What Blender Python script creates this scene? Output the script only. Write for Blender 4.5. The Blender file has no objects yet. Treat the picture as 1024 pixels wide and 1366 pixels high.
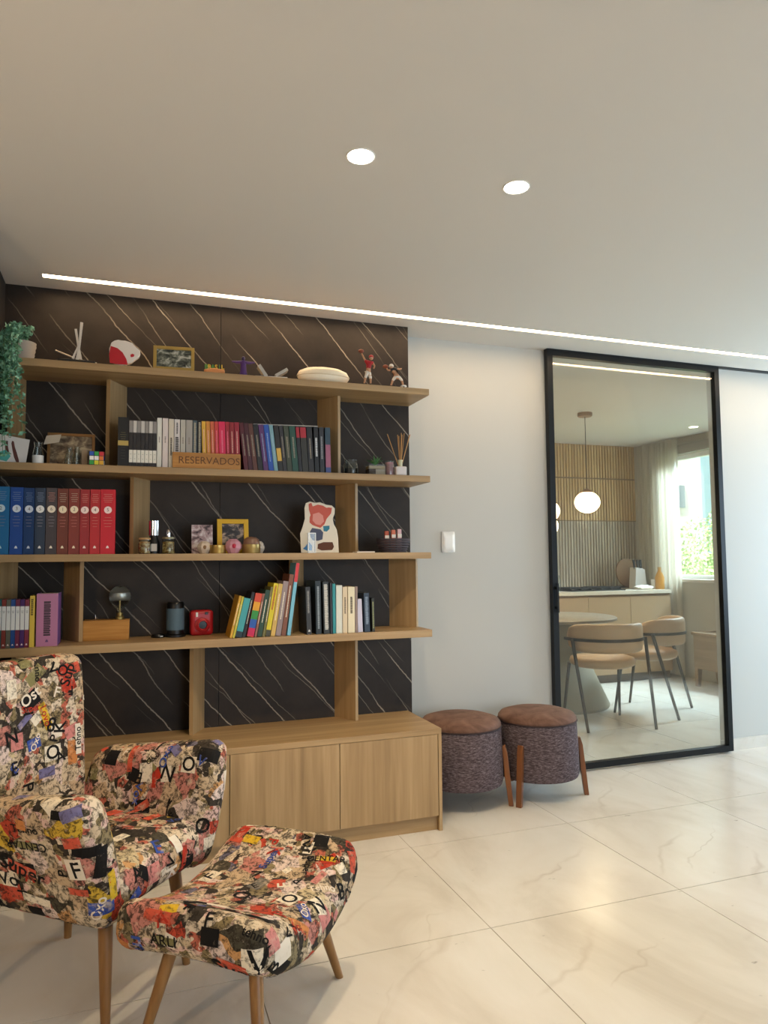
import bpy, bmesh, math, random
from mathutils import Vector, Matrix
from mathutils.bvhtree import BVHTree
random.seed(7)
C = bpy.context.scene.collection
SC = bpy.context.scene
R = math.radians

# ------------------------------------------------------------------ camera
CF, CYAW, CPITCH, CROLL, CH = 956.512, -19.7758, 3.7544, -0.5123, 1.2505
def _basis():
    y, p, r = R(CYAW), R(CPITCH), R(CROLL)
    fw = Vector((-math.sin(y)*math.cos(p), math.cos(y)*math.cos(p), math.sin(p)))
    rt = Vector((math.cos(y), math.sin(y), 0)); up = rt.cross(fw)
    return rt*math.cos(r)+up*math.sin(r), -rt*math.sin(r)+up*math.cos(r), fw
RT, UP, FW = _basis(); EYE = Vector((0, 0, CH))
cam = bpy.data.cameras.new('camera'); cam.sensor_fit = 'HORIZONTAL'; cam.sensor_width = 36
cam.lens = CF/1024*36; cam.clip_start = .05; cam.clip_end = 200
camo = bpy.data.objects.new('camera', cam); C.objects.link(camo)
m = Matrix((RT, UP, -FW)).transposed().to_4x4(); m.translation = EYE; camo.matrix_world = m
SC.camera = camo
def ray(px, py): return FW + RT*((px-512)/CF) + UP*((683-py)/CF)
def at(px, py, **k):
    d = ray(px, py); a, v = list(k.items())[0]; i = 'xyz'.index(a)
    return EYE + d*((v-EYE[i])/d[i])

# ------------------------------------------------------------------ world, exposure, daylight
SC.view_settings.view_transform = 'Standard'; SC.view_settings.look = 'None'
SC.view_settings.gamma = 1.0; SC.view_settings.use_curve_mapping = False
SC.view_settings.exposure = 0.33
W = bpy.data.worlds.new('sky'); SC.world = W; W.use_nodes = True
W.node_tree.nodes['Background'].inputs[0].default_value = (.80, .90, 1.0, 1)
W.node_tree.nodes['Background'].inputs[1].default_value = 1.6
def area(name, loc, look, sx, sy, power, col):
    l = bpy.data.lights.new(name, 'AREA'); l.shape = 'RECTANGLE'; l.size = sx; l.size_y = sy
    l.energy = power; l.color = col
    o = bpy.data.objects.new(name, l); C.objects.link(o); o.location = loc
    o.rotation_euler = (Vector(look)-Vector(loc)).to_track_quat('-Z', 'Y').to_euler()
    return o
area('rear_fill_daylight', (3.1, -2.9, 1.35), (2.2, 2, 1.0), 4.0, 2.1, 44, (.74, .87, 1))  # added cool fill, standing in for an unseen opening behind the viewer
area('side_window_daylight', (5.40, 2.75, 1.35), (3.2, 2.75, 1.1), 1.3, 1.5, 44, (.56, .79, 1))
area('dining_window_daylight', (6.5, 5.55, 3.1), (4.4, 5.3, .2), 1.6, 1.2, 760, (.60, .81, 1))
def point(name, loc, power, col, rad=.06):
    l = bpy.data.lights.new(name, 'POINT'); l.energy = power; l.color = col; l.shadow_soft_size = rad
    o = bpy.data.objects.new(name, l); C.objects.link(o); o.location = loc; return o
sn = bpy.data.lights.new('sun', 'SUN'); sn.energy = 20; sn.angle = R(1); sn.color = (1, .96, .9)
sno = bpy.data.objects.new('sun', sn); C.objects.link(sno); sno.rotation_euler = Vector((.5, .12, -.85)).to_track_quat('-Z', 'Y').to_euler()
point('floor_lamp_light', (-1.29, .69, 1.55), 29, (1, .72, .45), .05)

# ------------------------------------------------------------------ colours and materials
def lin(c): return c/12.92 if c <= .04045 else ((c+.055)/1.055)**2.4
def H(h):
    h = h.lstrip('#'); return tuple(lin(int(h[i:i+2], 16)/255) for i in (0, 2, 4))+(1,)
MATS = {}
def mat(name, col, rough=.5, metal=0, spec=.5, trans=0, emit=None, estr=0, ior=1.45, alpha=1, coat=0):
    if name in MATS: return MATS[name]
    m = bpy.data.materials.new(name); m.use_nodes = True; b = m.node_tree.nodes['Principled BSDF']
    c = H(col) if isinstance(col, str) else col
    b.inputs['Base Color'].default_value = c; b.inputs['Roughness'].default_value = rough
    b.inputs['Metallic'].default_value = metal; b.inputs['Specular IOR Level'].default_value = spec
    b.inputs['Transmission Weight'].default_value = trans; b.inputs['IOR'].default_value = ior
    b.inputs['Alpha'].default_value = alpha; b.inputs['Coat Weight'].default_value = coat
    if emit: b.inputs['Emission Color'].default_value = H(emit); b.inputs['Emission Strength'].default_value = estr
    MATS[name] = m; return m
class NT:
    def __init__(s, m):
        s.t = m.node_tree; s.b = s.t.nodes['Principled BSDF']
    def n(s, typ, **k):
        nd = s.t.nodes.new(typ)
        for a, v in k.items():
            if a.startswith('i_'):
                key = a[2:]; key = int(key) if key.isdigit() else key.replace('_', ' ')
                nd.inputs[key].default_value = v
            else: setattr(nd, a, v)
        return nd
    def l(s, a, b): s.t.links.new(a, b)
    def math(s, op, a, b=None, clamp=False):
        nd = s.t.nodes.new('ShaderNodeMath'); nd.operation = op; nd.use_clamp = clamp
        for i, v in enumerate((a, b)):
            if v is None: continue
            if isinstance(v, (int, float)): nd.inputs[i].default_value = v
            else: s.l(v, nd.inputs[i])
        return nd.outputs[0]
    def ramp(s, fac, stops, mode='LINEAR'):
        nd = s.t.nodes.new('ShaderNodeValToRGB'); cr = nd.color_ramp; cr.interpolation = mode
        while len(cr.elements) < len(stops): cr.elements.new(.5)
        for e, (p, c) in zip(cr.elements, stops):
            e.position = p; e.color = H(c) if isinstance(c, str) else c
        s.l(fac, nd.inputs[0]); return nd.outputs[0]
    def mix(s, fac, a, b, mode='MIX'):
        nd = s.t.nodes.new('ShaderNodeMix'); nd.data_type = 'RGBA'; nd.blend_type = mode
        if isinstance(fac, (int, float)): nd.inputs[0].default_value = fac
        else: s.l(fac, nd.inputs[0])
        for i, v in ((6, a), (7, b)):
            if isinstance(v, (str, tuple)): nd.inputs[i].default_value = H(v) if isinstance(v, str) else v
            else: s.l(v, nd.inputs[i])
        return nd.outputs[2]
    def noise(s, vec, scale, detail=2, rough=.5, dist=0):
        nd = s.n('ShaderNodeTexNoise'); nd.inputs['Scale'].default_value = scale
        nd.inputs['Detail'].default_value = detail; nd.inputs['Roughness'].default_value = rough
        nd.inputs['Distortion'].default_value = dist
        s.l(vec, nd.inputs['Vector']); return nd.outputs['Fac']
    def coord(s, kind='Object', scale=(1, 1, 1), rot=(0, 0, 0), loc=(0, 0, 0)):
        if kind == 'World': o = s.n('ShaderNodeNewGeometry').outputs['Position']
        else: o = s.n('ShaderNodeTexCoord').outputs[kind]
        mp = s.n('ShaderNodeMapping'); mp.inputs['Scale'].default_value = scale
        mp.inputs['Rotation'].default_value = rot; mp.inputs['Location'].default_value = loc
        s.l(o, mp.inputs['Vector']); return mp.outputs[0]
    def bump(s, h, strength=.3, dist=.01):
        nd = s.n('ShaderNodeBump'); nd.inputs['Strength'].default_value = strength
        nd.inputs['Distance'].default_value = dist; s.l(h, nd.inputs['Height'])
        s.l(nd.outputs[0], s.b.inputs['Normal'])
    def col(s, c): s.l(c, s.b.inputs['Base Color'])

def wood(name, c1, c2, c3, axis, rough=.45, sc=1):
    m = mat(name, c1, rough); t = NT(m)
    s = [38*sc, 38*sc, 38*sc]; s[axis] = 1.6*sc
    v = t.coord('World', tuple(s))
    n1 = t.noise(v, 1, 5, .6, .4)
    s2 = [9*sc]*3; s2[axis] = .5*sc
    n2 = t.noise(t.coord('World', tuple(s2)), 1, 3, .5, 1.2)
    a = t.math('ADD', t.math('MULTIPLY', n1, .5), t.math('MULTIPLY', n2, .5))
    t.col(t.ramp(a, [(.30, c2), (.5, c1), (.68, c3)]))
    t.bump(n1, .12, .002); return m
OAKX = wood('oak_grain_along', '#a3855c', '#8b6f49', '#b79a70', 0)
OAKZ = wood('oak_grain_upright', '#a3855c', '#8b6f49', '#b79a70', 2)
OAKY = wood('oak_grain_deep', '#a3855c', '#8b6f49', '#b79a70', 1)
WALNUT = wood('walnut_leg', '#7a4a28', '#5a3318', '#94602f', 2, .35)
CHLEG = wood('tan_leg', '#8a6236', '#70491f', '#a37947', 2, .35)
BOXWOOD = wood('honey_wood', '#ad7730', '#935f20', '#c48e44', 0, .4, 2)
SLATW = wood('warm_slat', '#c8a877', '#b39160', '#d8bd90', 2, .5)
SLATG = wood('pale_slat', '#b3a693', '#a09078', '#c4b9a8', 2, .5)

def marble_dark():
    m = mat('dark_marble', '#2b2726', .5, spec=.3); t = NT(m)
    v = t.coord('World')
    sp = t.n('ShaderNodeSeparateXYZ'); t.l(v, sp.inputs[0])
    big = t.noise(v, 1.7, 2, .5); fine = t.noise(v, 8, 4, .65)
    base = t.math('ADD', t.math('MULTIPLY', sp.outputs[0], .83), t.math('MULTIPLY', sp.outputs[2], .56))
    def layer(period, ang, off, wd, lo, hi):
        s = t.math('ADD', t.math('MULTIPLY', sp.outputs[0], math.cos(ang)), t.math('MULTIPLY', sp.outputs[2], math.sin(ang)))
        s = t.math('ADD', s, t.math('MULTIPLY', big, .09))
        s = t.math('ADD', s, t.math('MULTIPLY', fine, .026))
        s = t.math('ADD', s, off)
        f = t.math('FRACT', t.math('DIVIDE', s, period))
        d = t.math('MULTIPLY', t.math('ABSOLUTE', t.math('SUBTRACT', f, .5)), period)
        msk = t.noise(t.coord('World', (3, 3, 3), loc=(off*9, 2, off)), 1, 2)
        mk = t.ramp(msk, [(lo, (0, 0, 0, 1)), (hi, (1, 1, 1, 1))])
        ln = t.math('SUBTRACT', 1, t.math('DIVIDE', d, wd), clamp=True)
        return t.math('MULTIPLY', ln, mk)
    a = layer(.205, .70, .0, .0038, .32, .55)
    b = layer(.151, .76, .33, .0026, .48, .66)
    c = layer(.23, .60, .71, .0032, .46, .64)
    tot = t.math('ADD', t.math('ADD', a, t.math('MULTIPLY', b, .55)), t.math('MULTIPLY', c, .6), clamp=True)
    body = t.ramp(t.noise(v, 5, 5, .6), [(.3, '#241d18'), (.7, '#362d25')])
    t.col(t.mix(tot, body, '#a89c8c'))
    return m
MARBLE = marble_dark()
def floor_stone():
    m = mat('cream_marble', '#e6dccb', .16, spec=.5); t = NT(m)
    v = t.coord('World')
    n = t.noise(t.coord('World', (1.1, .5, 1), rot=(0, 0, .5)), 2.2, 6, .6, .8)
    base = t.ramp(n, [(.3, '#cbc2b4'), (.5, '#dbd4c8'), (.72, '#e3ded5')])
    sp = t.n('ShaderNodeSeparateXYZ'); t.l(t.coord('World', rot=(0, 0, .95)), sp.inputs[0])
    def vein(per, off, wd, amp, lo, hi):
        s = t.math('ADD', sp.outputs[0], t.math('MULTIPLY', t.noise(v, 1.3, 4, .55), amp))
        f = t.math('FRACT', t.math('DIVIDE', t.math('ADD', s, off), per))
        d = t.math('MULTIPLY', t.math('ABSOLUTE', t.math('SUBTRACT', f, .5)), per)
        mk = t.ramp(t.noise(t.coord('World', (2.2, 2.2, 2.2), loc=(off, 0, 0)), 1, 2), [(lo, (0, 0, 0, 1)), (hi, (1, 1, 1, 1))])
        return t.math('MULTIPLY', t.math('SUBTRACT', 1, t.math('DIVIDE', d, wd), clamp=True), mk)
    vn = t.math('ADD', vein(.52, .1, .006, .7, .52, .66), vein(.37, .4, .016, .5, .5, .7), clamp=True)
    c = t.mix(t.math('MULTIPLY', vn, .36), base, '#a89680')
    sw = t.ramp(t.noise(t.coord('World', (9, 22, 9), rot=(0, 0, .6)), 1, 3, .6), [(.715, (0, 0, 0, 1)), (.76, (1, 1, 1, 1))])
    c = t.mix(t.math('MULTIPLY', sw, .7), c, '#6f6558')
    t.col(c); t.l(t.ramp(n, [(.3, (.26,)*3+(1,)), (.7, (.17,)*3+(1,))]), t.b.inputs['Roughness'])
    return m
FLOORM = floor_stone()
def plaster(name, col):
    m = mat(name, col, .85, spec=.2); t = NT(m)
    t.bump(t.noise(t.coord('World'), 160, 3), .04, .002); return m
WALLM = plaster('wall_paint', '#c6c5bf'); CEILM = plaster('ceiling_paint', '#d4d0c9'); DARKWALL = plaster('dark_paint', '#2a2623')
BLACKM = mat('black_metal', '#0d1014', .4, .3)
BRONZE = mat('bronze_metal', '#4a4038', .35, .8)
GOLD = mat('gold_metal', '#b89a5a', .3, .9)
CHROME = mat('chrome', '#d8d8d8', .12, 1)
WHITE = mat('white_plastic', '#efece6', .4)
PAPER = mat('paper_pages', '#e3d9c3', .8)
BLACKP = mat('black_plastic', '#0c0c0d', .35)
GLASS = mat('clear_glass', '#f4faf8', .03, trans=1)
def glass_pane():
    m = bpy.data.materials.new('door_glass'); m.use_nodes = True; t = m.node_tree; t.nodes.clear()
    o = t.nodes.new('ShaderNodeOutputMaterial'); mx = t.nodes.new('ShaderNodeMixShader')
    a = t.nodes.new('ShaderNodeBsdfTransparent'); a.inputs[0].default_value = (.95, .955, .93, 1)
    g = t.nodes.new('ShaderNodeBsdfGlossy'); g.inputs['Roughness'].default_value = .0
    fr = t.nodes.new('ShaderNodeLayerWeight'); fr.inputs[0].default_value = .35
    mr = t.nodes.new('ShaderNodeMapRange'); mr.inputs[3].default_value = .05; mr.inputs[4].default_value = .22
    t.links.new(fr.outputs[0], mr.inputs[0]); t.links.new(mr.outputs[0], mx.inputs[0]); t.links.new(a.outputs[0], mx.inputs[1]); t.links.new(g.outputs[0], mx.inputs[2])
    t.links.new(mx.outputs[0], o.inputs[0]); return m
PANE = glass_pane()
def sheer():
    m = bpy.data.materials.new('sheer_fabric'); m.use_nodes = True; t = m.node_tree; t.nodes.clear()
    o = t.nodes.new('ShaderNodeOutputMaterial'); mx = t.nodes.new('ShaderNodeMixShader'); m2 = t.nodes.new('ShaderNodeMixShader')
    d = t.nodes.new('ShaderNodeBsdfDiffuse'); d.inputs[0].default_value = (.72, .66, .55, 1)
    tr = t.nodes.new('ShaderNodeBsdfTranslucent'); tr.inputs[0].default_value = (.80, .76, .66, 1)
    tp = t.nodes.new('ShaderNodeBsdfTransparent'); mx.inputs[0].default_value = .5; m2.inputs[0].default_value = .25
    t.links.new(d.outputs[0], mx.inputs[1]); t.links.new(tr.outputs[0], mx.inputs[2])
    t.links.new(mx.outputs[0], m2.inputs[1]); t.links.new(tp.outputs[0], m2.inputs[2]); t.links.new(m2.outputs[0], o.inputs[0])
    return m
SHEER = sheer()
def collage():
    m = mat('collage_fabric', '#d9c8b0', .8, spec=.2); t = NT(m)
    v = t.coord('Object'); w = t.n('ShaderNodeVectorMath', operation='ADD'); t.l(v, w.inputs[0])
    nz = t.n('ShaderNodeTexNoise'); nz.inputs['Scale'].default_value = 14; nz.inputs['Detail'].default_value = 3
    t.l(v, nz.inputs['Vector']); sc = t.n('ShaderNodeVectorMath', operation='SCALE'); sc.inputs['Scale'].default_value = .035
    t.l(nz.outputs['Color'], sc.inputs[0]); t.l(sc.outputs[0], w.inputs[1])
    def cells(scale, stops, rot):
        vo = t.n('ShaderNodeTexVoronoi'); vo.distance = 'CHEBYCHEV'; vo.inputs['Scale'].default_value = scale
        mp = t.n('ShaderNodeMapping'); mp.inputs['Rotation'].default_value = rot; t.l(w.outputs[0], mp.inputs[0]); t.l(mp.outputs[0], vo.inputs['Vector'])
        s = t.n('ShaderNodeSeparateColor'); t.l(vo.outputs['Color'], s.inputs[0])
        return t.ramp(s.outputs[0], stops, 'CONSTANT'), s.outputs[1]
    c1, r1 = cells(17, [(0, '#bfa585'), (.2, '#bd7d70'), (.30, '#3a332c'), (.37, '#cbb89c'), (.50, '#b5452f'), (.58, '#877858'), (.66, '#c2925f'), (.72, '#d8c3b8'), (.80, '#6a6678'), (.84, '#4a4436'), (.90, '#c4b18c'), (.96, '#c9a53a')], (.3, .5, .4))
    c2, r2 = cells(38, [(0, '#d2c0a8'), (.25, '#38312a'), (.40, '#c0aa8c'), (.60, '#b4624e'), (.75, '#80704f'), (.88, '#cfaea2')], (.9, .2, .7))
    c = t.mix(t.math('GREATER_THAN', r1, .55), c1, c2)
    g = t.noise(v, 60, 7, .75, .6)
    c = t.mix(t.ramp(g, [(.47, (0, 0, 0, 1)), (.57, (.88,)*3+(1,))]), c, '#241e18')
    g2 = t.noise(v, 30, 5, .7, .3)
    c = t.mix(t.ramp(g2, [(.58, (0, 0, 0, 1)), (.70, (.6,)*3+(1,))]), c, '#d3c0a4')
    t.col(c); t.bump(t.noise(v, 300, 2), .15, .002); return m
COLLAGE = collage()
def weave():
    m = mat('stool_weave', '#4f4146', .85, spec=.2); t = NT(m)
    n = t.noise(t.coord('Object', (55, 55, 210)), 1, 4, .7)
    t.col(t.ramp(n, [(.3, '#2f2528'), (.5, '#574a4d'), (.7, '#83787b')])); t.bump(n, .4, .004); return m
WEAVE = weave()
def suede():
    m = mat('tan_suede', '#74574a', .75, spec=.25); t = NT(m)
    n = t.noise(t.coord('Object'), 9, 4, .6, .6)
    t.col(t.ramp(n, [(.3, '#5d4236'), (.7, '#8a6a5a')])); return m
SUEDE = suede()
def leaf_mat(name, a, b):
    m = mat(name, a, .5); t = NT(m)
    oi = t.noise(t.coord('Object'), 40, 2); t.col(t.ramp(oi, [(.35, a), (.65, b)])); return m

# ------------------------------------------------------------------ mesh helpers
class MB:
    def __init__(s): s.v = []; s.f = []
    def add(s, vs, fs, M=None):
        o = len(s.v); s.v += [(M @ Vector(p)) if M else Vector(p) for p in vs]
        s.f += [tuple(i+o for i in f) for f in fs]; return s
    def box(s, a, b, M=None):
        x0, y0, z0 = a; x1, y1, z1 = b
        return s.add([(x0,y0,z0),(x1,y0,z0),(x1,y1,z0),(x0,y1,z0),(x0,y0,z1),(x1,y0,z1),(x1,y1,z1),(x0,y1,z1)],
                     [(0,3,2,1),(4,5,6,7),(0,1,5,4),(1,2,6,5),(2,3,7,6),(3,0,4,7)], M)
    def rbox(s, c, half, r, n=4, fn=None, M=None):
        """rounded box: subdivided cube pushed to a rounded-box surface, then deformed by fn(u,v,w,p)"""
        hx, hy, hz = half; vs = {}; fs = []
        N = n
        def key(p): return tuple(round(q, 5) for q in p)
        ix = {}
        pts = []
        def vid(p):
            k = key(p)
            if k not in ix:
                ix[k] = len(pts); pts.append(p)
            return ix[k]
        # parameter lines dense near the edges
        L = [-1+2*i/N for i in range(N+1)]
        for ax in range(3):
            for sg in (-1, 1):
                for i in range(N):
                    for j in range(N):
                        q = []
                        for (a, b) in ((L[i], L[j]), (L[i+1], L[j]), (L[i+1], L[j+1]), (L[i], L[j+1])):
                            p = [0, 0, 0]; p[ax] = sg; p[(ax+1) % 3] = a; p[(ax+2) % 3] = b
                            q.append(vid(tuple(p)))
                        fs.append(tuple(q) if sg > 0 else tuple(q[::-1]))
        out = []
        for p in pts:
            P = Vector((p[0]*hx, p[1]*hy, p[2]*hz))
            I = Vector((max(-hx+r, min(hx-r, P.x)), max(-hy+r, min(hy-r, P.y)), max(-hz+r, min(hz-r, P.z))))
            d = P-I
            Q = I + d.normalized()*r if d.length > 1e-9 else P
            if fn: Q = Vector(fn(p[0], p[1], p[2], Q))
            out.append(Q + Vector(c))
        return s.add(out, fs, M)
    def lathe(s, prof, seg=24, M=None, cx=0, cy=0, sx=1, sy=1):
        vs = []; fs = []; n = len(prof)
        for i in range(seg):
            a = 2*math.pi*i/seg
            for r, z in prof: vs.append((cx+r*sx*math.cos(a), cy+r*sy*math.sin(a), z))
        for i in range(seg):
            j = (i+1) % seg
            for k in range(n-1): fs.append((i*n+k, j*n+k, j*n+k+1, i*n+k+1))
        fs.append(tuple(i*n for i in range(seg))[::-1]); fs.append(tuple(i*n+n-1 for i in range(seg)))
        return s.add(vs, fs, M)
    def tube(s, pts, rad, seg=8, M=None):
        pts = [Vector(p) for p in pts]; n = len(pts)
        rads = rad if isinstance(rad, (list, tuple)) else [rad]*n
        vs = []; fs = []
        t0 = (pts[1]-pts[0]).normalized(); nrm = t0.orthogonal().normalized()
        for i, p in enumerate(pts):
            t = ((pts[min(i+1, n-1)]-pts[max(i-1, 0)])).normalized()
            nrm = (nrm - t*nrm.dot(t)).normalized(); b = t.cross(nrm)
            for k in range(seg):
                a = 2*math.pi*k/seg; vs.append(p + (nrm*math.cos(a)+b*math.sin(a))*rads[i])
        for i in range(n-1):
            for k in range(seg):
                k2 = (k+1) % seg; fs.append((i*seg+k, i*seg+k2, (i+1)*seg+k2, (i+1)*seg+k))
        fs.append(tuple(range(seg))[::-1]); fs.append(tuple((n-1)*seg+k for k in range(seg)))
        return s.add(vs, fs, M)
    def prism(s, poly, y0, y1, M=None):
        """polygon in XZ extruded along Y"""
        n = len(poly); vs = [(x, y0, z) for x, z in poly]+[(x, y1, z) for x, z in poly]
        fs = [tuple(range(n)), tuple(range(2*n-1, n-1, -1))]
        for i in range(n):
            j = (i+1) % n; fs.append((i, i+n, j+n, j))
        return s.add(vs, fs, M)
    def sphere(s, c, r, seg=14, ring=8, sx=1, sy=1, sz=1, M=None):
        prof = [(max(1e-4, r*math.sin(math.pi*k/ring)), c[2]-sz*r*math.cos(math.pi*k/ring)) for k in range(ring+1)]
        return s.lathe(prof, seg, M, c[0], c[1], sx, sy)
    def mesh(s, name, smooth=0):
        me = bpy.data.meshes.new(name); me.from_pydata([tuple(v) for v in s.v], [], s.f); me.update()
        bm = bmesh.new(); bm.from_mesh(me); bmesh.ops.recalc_face_normals(bm, faces=bm.faces); bm.to_mesh(me); bm.free()
        if smooth:
            me.shade_smooth()
            if smooth < 180: me.set_sharp_from_angle(angle=R(smooth))
        return me
    def build(s, name, m, parent=None, smooth=0, bevel=0, label=None):
        me = s.mesh(name, smooth); o = bpy.data.objects.new(name, me); C.objects.link(o)
        if m: me.materials.append(m)
        if parent: o.parent = parent
        if bevel:
            b = o.modifiers.new('b', 'BEVEL'); b.width = bevel; b.segments = 2; b.limit_method = 'ANGLE'; b.angle_limit = R(40)
        if label: o['label'] = label
        return o
def tag(o, label, cat, group=None):
    o['label'] = label; o['category'] = cat
    if group: o['group'] = group
    return o
def thing(name, loc, label, cat, group=None, rz=0, rot=None):
    o = bpy.data.objects.new(name, None); C.objects.link(o); o.empty_display_size = .05
    o.location = loc; o.rotation_euler = rot or (0, 0, rz); return tag(o, label, cat, group)
def struct(o, label=None):
    o['kind'] = 'structure'
    if label: o['label'] = label
    return o
def copy_tree(o, loc=None, rz=None, label=None):
    c = o.copy(); C.objects.link(c)
    if loc is not None: c.location = loc
    if rz is not None: c.rotation_euler = (0, 0, rz)
    if label: c['label'] = label
    for ch in list(o.children):
        k = ch.copy(); C.objects.link(k); k.parent = c
        for g in list(ch.children):
            q = g.copy(); C.objects.link(q); q.parent = k
    return c
_TX = {}
def text2d(txt, bold=0.0):
    """flat glyph mesh, centred, height about 1"""
    k = (txt, bold)
    if k in _TX: return _TX[k]
    cu = bpy.data.curves.new('t', 'FONT'); cu.body = txt; cu.size = 1.35; cu.align_x = 'CENTER'; cu.align_y = 'CENTER'
    cu.offset = bold; cu.resolution_u = 3
    o = bpy.data.objects.new('t', cu); C.objects.link(o)
    me = bpy.data.meshes.new_from_object(o.evaluated_get(bpy.context.evaluated_depsgraph_get()))
    bm = bmesh.new(); bm.from_mesh(me); bmesh.ops.triangulate(bm, faces=bm.faces)
    bmesh.ops.subdivide_edges(bm, edges=[e for e in bm.edges if e.calc_length() > .25], cuts=2, use_grid_fill=False)
    bmesh.ops.triangulate(bm, faces=bm.faces)
    vs = [(v.co.x, v.co.y) for v in bm.verts]; fs = [tuple(v.index for v in f.verts) for f in bm.faces]
    bm.free(); bpy.data.objects.remove(o); bpy.data.meshes.remove(me)
    _TX[k] = (vs, fs); return _TX[k]
def flat_text(mb, txt, c, u, w, size, bold=.0):
    """add lettering to mb: centre c, reading direction u, up direction w"""
    vs, fs = text2d(txt, bold); c = Vector(c); u = Vector(u); w = Vector(w)
    return mb.add([c+u*(x*size)+w*(y*size) for x, y in vs], fs)

# ------------------------------------------------------------------ the setting
YW, YP, YS, YC, YL, YD = 3.6853, 3.5286, 3.2515, 3.1068, 3.3805, 3.6509
XL, XP, XC = -.525, 1.4145, 1.391
XD0, XD1, HC = 2.3514, 3.658, 2.5
Z1, Z2, Z3, Z4, ZC = 2.097, 1.660, 1.282, .904, .4635
X_FAR, Y_FAR = 5.5, 6.70
# floor: every tile its own slab over a grout bed
fl = struct(MB().box((-3.6, -3.2, -.06), (X_FAR+.3, Y_FAR+.2, -.0015)).build('floor', mat('grout', '#9d907b', .8)), 'cream marble tiled floor')
TW, TD, G = .796, .727, .0032
x_start = 1.1798-TW*6; y_start = 2.2504-TD*7
tile = MB().box((G/2, G/2, -.0014), (TW-G/2, TD-G/2, 0)).mesh('floor_tile'); tile.materials.append(FLOORM)
for i in range(12):
    for j in range(14):
        x, y = x_start+i*TW, y_start+j*TD
        if x > X_FAR or y > Y_FAR-.05 or x < -3.7 or y < -3.2: continue
        o = bpy.data.objects.new('floor_tile', tile); C.objects.link(o); o.location = (x, y, 0); o.parent = fl
# ceiling with a slot for the light strip
cl = MB()
cl.box((-3.6, -3.2, HC), (X_FAR+.3, YL-.02, HC+.12)).box((-3.6, YL+.02, HC), (X_FAR+.3, Y_FAR+.2, HC+.12))
cl.box((-3.6, YL-.02, HC), (-.36, YL+.02, HC+.12)).box((-.36, YL-.02, HC+.03), (X_FAR+.3, YL+.02, HC+.12))
struct(cl.build('ceiling', CEILM), 'smooth pale plaster ceiling')
LEDM = mat('strip_light', '#ffffff', .5, emit='#ffdcae', estr=21)
tag(MB().box((-.36, YL-.0195, HC+.004), (5.45, YL+.0195, HC+.02)).build('led_strip', LEDM), 'long white light strip recessed in the ceiling', 'ceiling light')
# back wall with the doorway
wb = MB().box((-.65, YW, 0), (2.42, YW+.14, HC)).box((3.652, YW, 0), (X_FAR+.2, YW+.05, HC)).box((2.42, YW, 2.47), (3.652, YW+.05, HC))
struct(wb.build('wall_back', WALLM), 'plain off-white plaster wall')
bb = MB().box((3.60, YW-.012, 0), (X_FAR, YW-.0005, .072))
struct(bb.build('baseboard_back', FLOORM), 'low cream marble skirting')
struct(MB().box((XL-.14, 2.79, 0), (XL, YW, HC)).build('wall_left', DARKWALL), 'dark side wall at the left')
struct(MB().box((-3.6, -3.2, 0), (-3.46, YW, HC)).build('wall_far_left', WALLM), 'plain wall outside the picture')
struct(MB().box((-3.46, YW, 0), (-.65, YW+.14, HC)).build('wall_far_back', WALLM), 'plain wall outside the picture')
wr = MB().box((X_FAR, -3.2, 0), (X_FAR+.14, 2.0, HC)).box((X_FAR, 2.0, 0), (X_FAR+.14, 3.45, .55)).box((X_FAR, 2.0, 2.2), (X_FAR+.14, 3.45, HC)).box((X_FAR, 3.45, 0), (X_FAR+.14, YW, HC))
struct(wr.build('wall_right', WALLM), 'plain wall at the right')
wf = MB().box((-3.46, -3.2, 0), (1.0, -3.06, HC)).box((5.2, -3.2, 0), (X_FAR, -3.06, HC)).box((1.0, -3.2, 2.4), (5.2, -3.06, HC))
struct(wf.build('wall_front', WALLM), 'plain wall behind the viewer')
# marble panelling: two slabs on a box
pn = struct(MB().box((XL, YP+.02, .0), (XP-.004, YW, HC-.001)).build('wall_panelling', mat('black_core', '#141212', .7)), 'dark veined marble panelling')
for a, b in ((XL, .4235), (.4255, XP)):
    MB().box((a, YP, 0), (b, YP+.0195, HC-.001)).build('marble_slab', MARBLE, pn)
# light switch
sw = thing('light_switch', (1.705, YW, 1.343), 'white rectangular light switch plate on the pale wall', 'light switch')
MB().rbox((0, -.006, 0), (.041, .006, .059), .005, 6).build('plate', WHITE, sw, 60)
MB().rbox((0, -.0125, 0), (.033, .003, .050), .0025, 4).build('rocker', mat('switch_white', '#f4f1ea', .35), sw, 60)
# ceiling spots
SPOTM = mat('spot_lens', '#ffffff', .3, emit='#fff4e2', estr=14)
def downlight(loc, label, power, group='recessed ceiling spots'):
    t = thing('downlight', loc, label, 'ceiling light', group)
    MB().lathe([(.040, -.001), (.043, -.003), (.046, -.002), (.046, .0), (.040, .0)], 28).build('trim_ring', WHITE, t, 40)
    MB().lathe([(.0005, -.0025), (.040, -.0025), (.040, -.0005), (.0005, -.0005)], 24).build('lens', SPOTM, t)
    if power:
        l = bpy.data.lights.new('downlight_beam', 'SPOT'); l.energy = power; l.color = (1, .79, .52)
        l.spot_size = R(118); l.spot_blend = .9; l.shadow_soft_size = .03
        o = bpy.data.objects.new('downlight_beam', l); C.objects.link(o); o.location = (loc[0], loc[1], loc[2]-.02)
    return t
downlight((.669, 2.045, HC), 'round ceiling spot nearest the bookcase, left of the two', 52)
downlight((1.223, 2.052, HC), 'round ceiling spot toward the glass door, right of the two', 52)

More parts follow.
